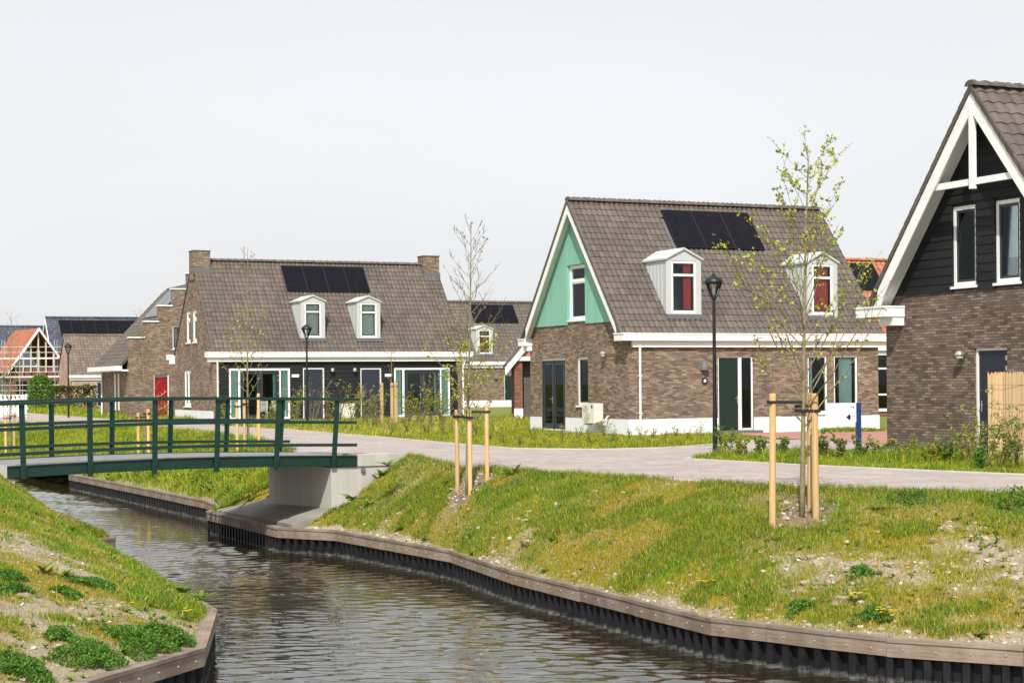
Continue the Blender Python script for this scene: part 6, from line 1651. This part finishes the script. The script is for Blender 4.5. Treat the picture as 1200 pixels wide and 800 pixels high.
for i, dx in enumerate((-0.42, 0.02, 0.2)):
    stake(('left stake of the small sapling in the garden', 'middle stake of the small sapling in the garden', 'right stake of the small sapling in the garden')[i], Vector((t3.x + dx, t3.y - 0.2, 0)), 1.8, (t3.x, t3.y), 1.65, 0.075)

# ------------------------------------------------------------------ shrubs and weeds
YG = [(0.30, 0.33, 0.045), (0.22, 0.28, 0.035), (0.36, 0.36, 0.07)]; DG = [(0.07, 0.17, 0.02), (0.10, 0.22, 0.026), (0.14, 0.27, 0.034)]; MG = [(0.14, 0.22, 0.03), (0.2, 0.28, 0.04), (0.1, 0.18, 0.025)]
s_ = 100
for px, py, H, cols, lab in ((1062, 541, 0.55, YG, 'low yellow-green shrub at the left corner of the dark brick house'), (1092, 543, 0.5, YG, 'low yellow-green shrub before the dark brick gable'), (1112, 544, 0.62, DG, 'dark green bushy shrub before the dark brick gable'),
    (1136, 546, 1.25, YG, 'tall loose shrub left of the navy door'), (1152, 549, 1.45, YG, 'tall loose shrub in front of the navy door'), (1172, 551, 1.1, YG, 'yellowish shrub before the left half of the reed screen'), (1192, 552, 1.35, MG, 'green shrub before the reed screen at the right edge'), (1145, 552, 0.5, DG, 'low dark shrub at the foot of the navy door'),
    (1010, 540, 0.6, MG, 'leafy shrub beside the blue signpost'), (985, 538, 0.65, MG, 'leafy shrub under the signpost panels'), (965, 537, 0.7, MG, 'leafy shrub behind the large young tree'), (1030, 540, 0.5, YG, 'small shrub between signpost and dark brick house'),
    (850, 533, 0.75, MG, 'bushy shrub at the foot of the near street lamp'), (868, 535, 0.6, YG, 'yellowish shrub right of the near street lamp'), (890, 537, 0.55, MG, 'low shrub on the island left of the large tree'), (915, 538, 0.5, MG, 'low green shrub on the island behind the left stake')):
    s_ += 1; shrub('shrub', lab, seen(px, py), H, 0.42, 9, 560 if H < 0.8 else 480, cols, 0.058, 0.08, 'shrubs in the planting strip', s_)
ORD = ['first', 'second', 'third', 'fourth', 'fifth', 'sixth', 'seventh', 'eighth', 'ninth', 'tenth', 'eleventh', 'twelfth', 'thirteenth', 'fourteenth', 'fifteenth', 'sixteenth', 'seventeenth']
LAWN_X = sorted([640, 660, 676, 694, 708, 722, 738, 752, 765, 778, 792, 806, 820, 625, 610, 590, 575])
for i, (px, py) in enumerate([(640, 522), (660, 519), (676, 515), (694, 520), (708, 513), (722, 519), (738, 515), (752, 520), (765, 514), (778, 519), (792, 512), (806, 516), (820, 513), (625, 516), (610, 523), (590, 520), (575, 516)]):
    s_ += 1; shrub('shrub', 'small loose lawn shrub before the mint gabled house, %s from the left' % ORD[LAWN_X.index(px)], seen(px, py), random.uniform(0.35, 0.62), 0.35, 6, 70, YG, 0.05, 0.15, 'small shrubs in the lawn', s_)
for i, (px, py, H, bare, lab) in enumerate([(398, 491, 1.9, 0.97, 'leafless dark shrub between the two slate doors'), (412, 492, 1.5, 0.35, 'bright yellow-green shrub left of the right slate door'), (428, 493, 1.25, 0.6, 'twiggy shrub before the right slate door'), (442, 493, 1.35, 0.6, 'twiggy shrub at the edge of the right slate door'),
    (478, 494, 1.2, 0.5, 'twiggy shrub before the left pane of the right glazed unit'), (492, 495, 1.3, 0.4, 'yellowish shrub before the right glazed garden doors'), (506, 495, 1.7, 0.7, 'tall twiggy shrub before the right glazed garden doors'), (520, 495, 1.1, 0.5, 'twiggy shrub before the right pane of the glazed unit'),
    (345, 493, 1.3, 0.5, 'shrub left of the left slate door'), (368, 492, 1.8, 0.96, 'pale leafless shrub before the left slate door'), (384, 492, 1.2, 0.6, 'twiggy shrub right of the left slate door'), (318, 493, 0.9, 0.4, 'low shrub before the left glazed unit'), (262, 493, 0.7, 0.3, 'low shrub at the left corner of the boarded front')]):
    s_ += 1; shrub('shrub', lab, seen(px, py + 6), H * 1.3, 0.3, 14, 560, YG, 0.09, bare, 'garden shrubs of the long house', s_, bc=(0.045, 0.035, 0.03) if i == 0 else (0.24, 0.19, 0.11))
for px, py in ((460, 508), (478, 507), (436, 503), (500, 509), (520, 511), (555, 513)):
    s_ += 1; shrub('shrub', 'low straggly plant at the edge of the overgrown garden, %s from the left' % ORD[sorted([460, 478, 436, 500, 520, 555]).index(px)], seen(px, py), 0.7, 0.4, 8, 90, YG, 0.07, 0.4, 'straggly garden edge plants', s_)
for px, py, H in ((176, 487, 1.1), (205, 492, 0.8), (190, 490, 1.2), (225, 491, 0.7), (150, 489, 0.8)):
    s_ += 1; shrub('shrub', 'yellowish weed shrub near the red door, %s from the left' % ORD[sorted([176, 205, 190, 225, 150]).index(px)], seen(px, py), H, 0.5, 9, 150, YG, 0.09, 0.3, 'weed shrubs by the red door', s_)
# right bank weeds
for px, py, n_, L, w_, lab in ((448, 557, 16, 0.34, 0.12, 'large dock plant at the top of the bank by the bridge'), (412, 586, 14, 0.26, 0.11, 'broad leaved weed on the slope beside the abutment'), (432, 592, 10, 0.2, 0.09, 'smaller broad leaved weed below the abutment'),
    (602, 556, 18, 0.4, 0.07, 'spiky leaved weed at the edge of the path'), (616, 640, 12, 0.2, 0.06, 'reddish dock rosette low on the bank'), (553, 649, 14, 0.14, 0.06, 'small leafy weed near the revetment below the slender tree'), (500, 632, 10, 0.16, 0.06, 'weed rosette low on the bank by the bridge'), (470, 620, 12, 0.2, 0.07, 'leafy weed on the slope near the bridge kink'),
    (907, 634, 12, 0.18, 0.06, 'leafy weed left of the soil mound under the large tree'), (1025, 598, 12, 0.2, 0.06, 'weed at the top of the bank right of the large tree'), (1180, 598, 16, 0.3, 0.07, 'lush weed clump at the right edge of the bank'), (525, 567, 8, 0.3, 0.08, 'upright weed left of the slender tree stakes'), (455, 545, 10, 0.4, 0.1, 'tall weed at the corner of the bridge kerb'),
    (648, 632, 8, 0.12, 0.05, 'tiny weed in the moss in the middle of the bank'), (1150, 745, 14, 0.13, 0.05, 'bright green weed at the revetment on the far right'), (640, 668, 10, 0.12, 0.05, 'pale weed beside the revetment in the middle')):
    s_ += 1; rosette('weed', lab, seen(px, py), n_, L, w_, MG if 'red' not in lab else [(0.3, 0.12, 0.03), (0.22, 0.24, 0.03)], 0, 'weed', 'weeds on the right bank', s_)
for px, py, nf, lab in ((826, 690, 9, 'dandelion clump with yellow flowers left on the lower bank'), (1003, 704, 8, 'dandelion clump with yellow flowers in the mossy lower bank'), (1038, 728, 9, 'dandelion clump with yellow flowers closest to the revetment')):
    s_ += 1; rosette('dandelion', lab, seen(px, py), 22, 0.16, 0.03, MG, nf, 'dandelion', 'flowering dandelions on the bank', s_)
for px, py, rd, H, lab in ((1185, 592, 0.55, 0.24, 'lush dark grass mound at the right edge by the path'), (936, 715, 0.22, 0.1, 'small dark green tuft low on the right bank'), (1010, 673, 0.25, 0.09, 'flat green tuft in the middle of the right bank'), (1022, 724, 0.28, 0.1, 'leafy green mound beside the pale soil by the revetment'), (1065, 588, 0.5, 0.14, 'green grassy mound near the path right of the large tree')):
    s_ += 1; clump('plant', lab, seen(px, py), rd, H, 520, DG + MG[:1], 0.05, 'plant', 'green tufts on the right bank', s_)
# left bank
for px, py, rd, H, lab in ((165, 757, 0.5, 0.16, 'dark leafy clump left of the lower left revetment corner'), (203, 750, 0.42, 0.15, 'dark leafy clump nearest the lower left revetment corner'), (112, 775, 0.55, 0.14, 'dark leafy clump by the lower left cap plank'), (25, 788, 0.5, 0.14, 'dark leafy clump in the bottom left corner'), (112, 688, 0.36, 0.1, 'round green clump in the sandy slope'), (80, 698, 0.2, 0.08, 'small green clump beside the round one'), (12, 678, 0.22, 0.09, 'green clump at the left edge of the slope'), (15, 693, 0.25, 0.09, 'lower green clump at the left edge of the slope'), (70, 746, 0.2, 0.08, 'small green clump in bare sand')):
    s_ += 1; clump('plant', lab, seen(px, py), rd, H, int(7500 * rd), DG, 0.036, 'plant', 'dark clumps on the left bank', s_)
for px, py, n_, L, w_, lab in ((52, 672, 16, 0.34, 0.1, 'dock plant with reddish stems on the left slope'), (72, 676, 14, 0.34, 0.1, 'spreading dock beside the reddish one on the left slope'), (82, 622, 9, 0.36, 0.11, 'broad leaved dock standing against the water at left'), (70, 615, 6, 0.3, 0.06, 'thin upright weed against the water at left'), (192, 690, 12, 0.28, 0.09, 'leafy dock at the water edge in the middle of the left bank'), (214, 694, 10, 0.26, 0.09, 'dock near the right end of the left bank'), (236, 703, 9, 0.28, 0.06, 'spiky weed at the tip of the left bank'), (130, 655, 10, 0.22, 0.07, 'weed at the water edge halfway along the left bank'), (40, 602, 9, 0.2, 0.06, 'weed near the left abutment')):
    s_ += 1; rosette('dock_plant', lab, seen(px, py), int(n_ * 1.6), L * 0.72, w_ * 0.6, [(0.16, 0.25, 0.03), (0.24, 0.32, 0.05), (0.12, 0.2, 0.025)] + ([(0.35, 0.1, 0.03)] if 'reddish' in lab and 'beside' not in lab else []), 0, 'weed', 'docks and weeds on the left bank', s_)
s_ += 1; rosette('dandelion', 'dandelion with yellow flowers at the tip of the left bank', seen(217, 726), 14, 0.14, 0.03, MG, 4, 'dandelion', 'flowering dandelions on the bank', s_)
s_ += 1; rosette('dandelion', 'yellowish low dandelion in the sand of the left bank', seen(148, 716), 16, 0.12, 0.03, YG, 3, 'dandelion', 'flowering dandelions on the bank', s_)
# dandelions scattered on the bank beyond the bridge
P, g, t = sample(bankR, 150, lambda g, t, c: 1.0 * (c[:, 1] > 45), 75, 45)
fl = Leafy()
for p in P:
    q = Vector(p) + Vector((0, 0, random.uniform(0.15, 0.28)))
    for k in range(5): a = k * 1.257; fl.leaf(q, Vector((math.cos(a), math.sin(a), 0.4)), 0.05, (0.75, 0.6, 0.02), 0.9, Vector((0, 0, 1)))
tag(fl.build('dandelion_flowers', 'leaf'), 'scattered yellow dandelion flowers on the bank beyond the bridge', 'flowers', kind='stuff')
P, g, t = sample(bankR, 14, lambda g, t, c: (t < 0.9) * 1.0 * (c[:, 1] < 40), 40)
# hedge, round bush far left
def hedge(name, label, x0, x1, y, d, H, cols, n_, round_=False):
    lf = Leafy()
    for i in range(n_):
        if round_:
            a, b_ = random.uniform(0, 6.28), random.uniform(-0.2, 1.57); p = Vector(((x0 + x1) / 2 + (x1 - x0) / 2 * math.cos(a) * math.cos(b_ * .8), y + d * math.sin(a) * math.cos(b_), H * 0.45 + H * 0.55 * math.sin(b_)))
            p.z = max(0.05, p.z) if random.random() < 0.8 else random.uniform(0, H * 0.5)
        else: p = Vector((random.uniform(x0, x1), y + random.uniform(-d, d), H * (1 if random.random() < .4 else random.random()) + random.uniform(-.06, .06)))
        lf.leaf(p, Vector((random.uniform(-1, 1), random.uniform(-1, 1), random.uniform(-.3, 1))), random.uniform(0.12, 0.25), vary(random.choice(cols)), 0.8)
    root = empty(name, ((x0 + x1) / 2, y, 0)); tag(root, label, name.split('_')[-1])
    o = lf.build('foliage', 'leaf', root, loc=(-(x0 + x1) / 2, -y, 0))
    return root
hedge('clipped_hedge', 'clipped brown-green hedge before the pink bungalow', -38.6, -34.8, 150, 0.5, 1.75, [(0.16, 0.14, 0.03), (0.12, 0.15, 0.03), (0.2, 0.16, 0.05)], 2600)
hedge('round_bush', 'round dark green bush before the scaffolding', -37.8, -35.9, 140, 0.95, 2.55, DG, 2200, True)
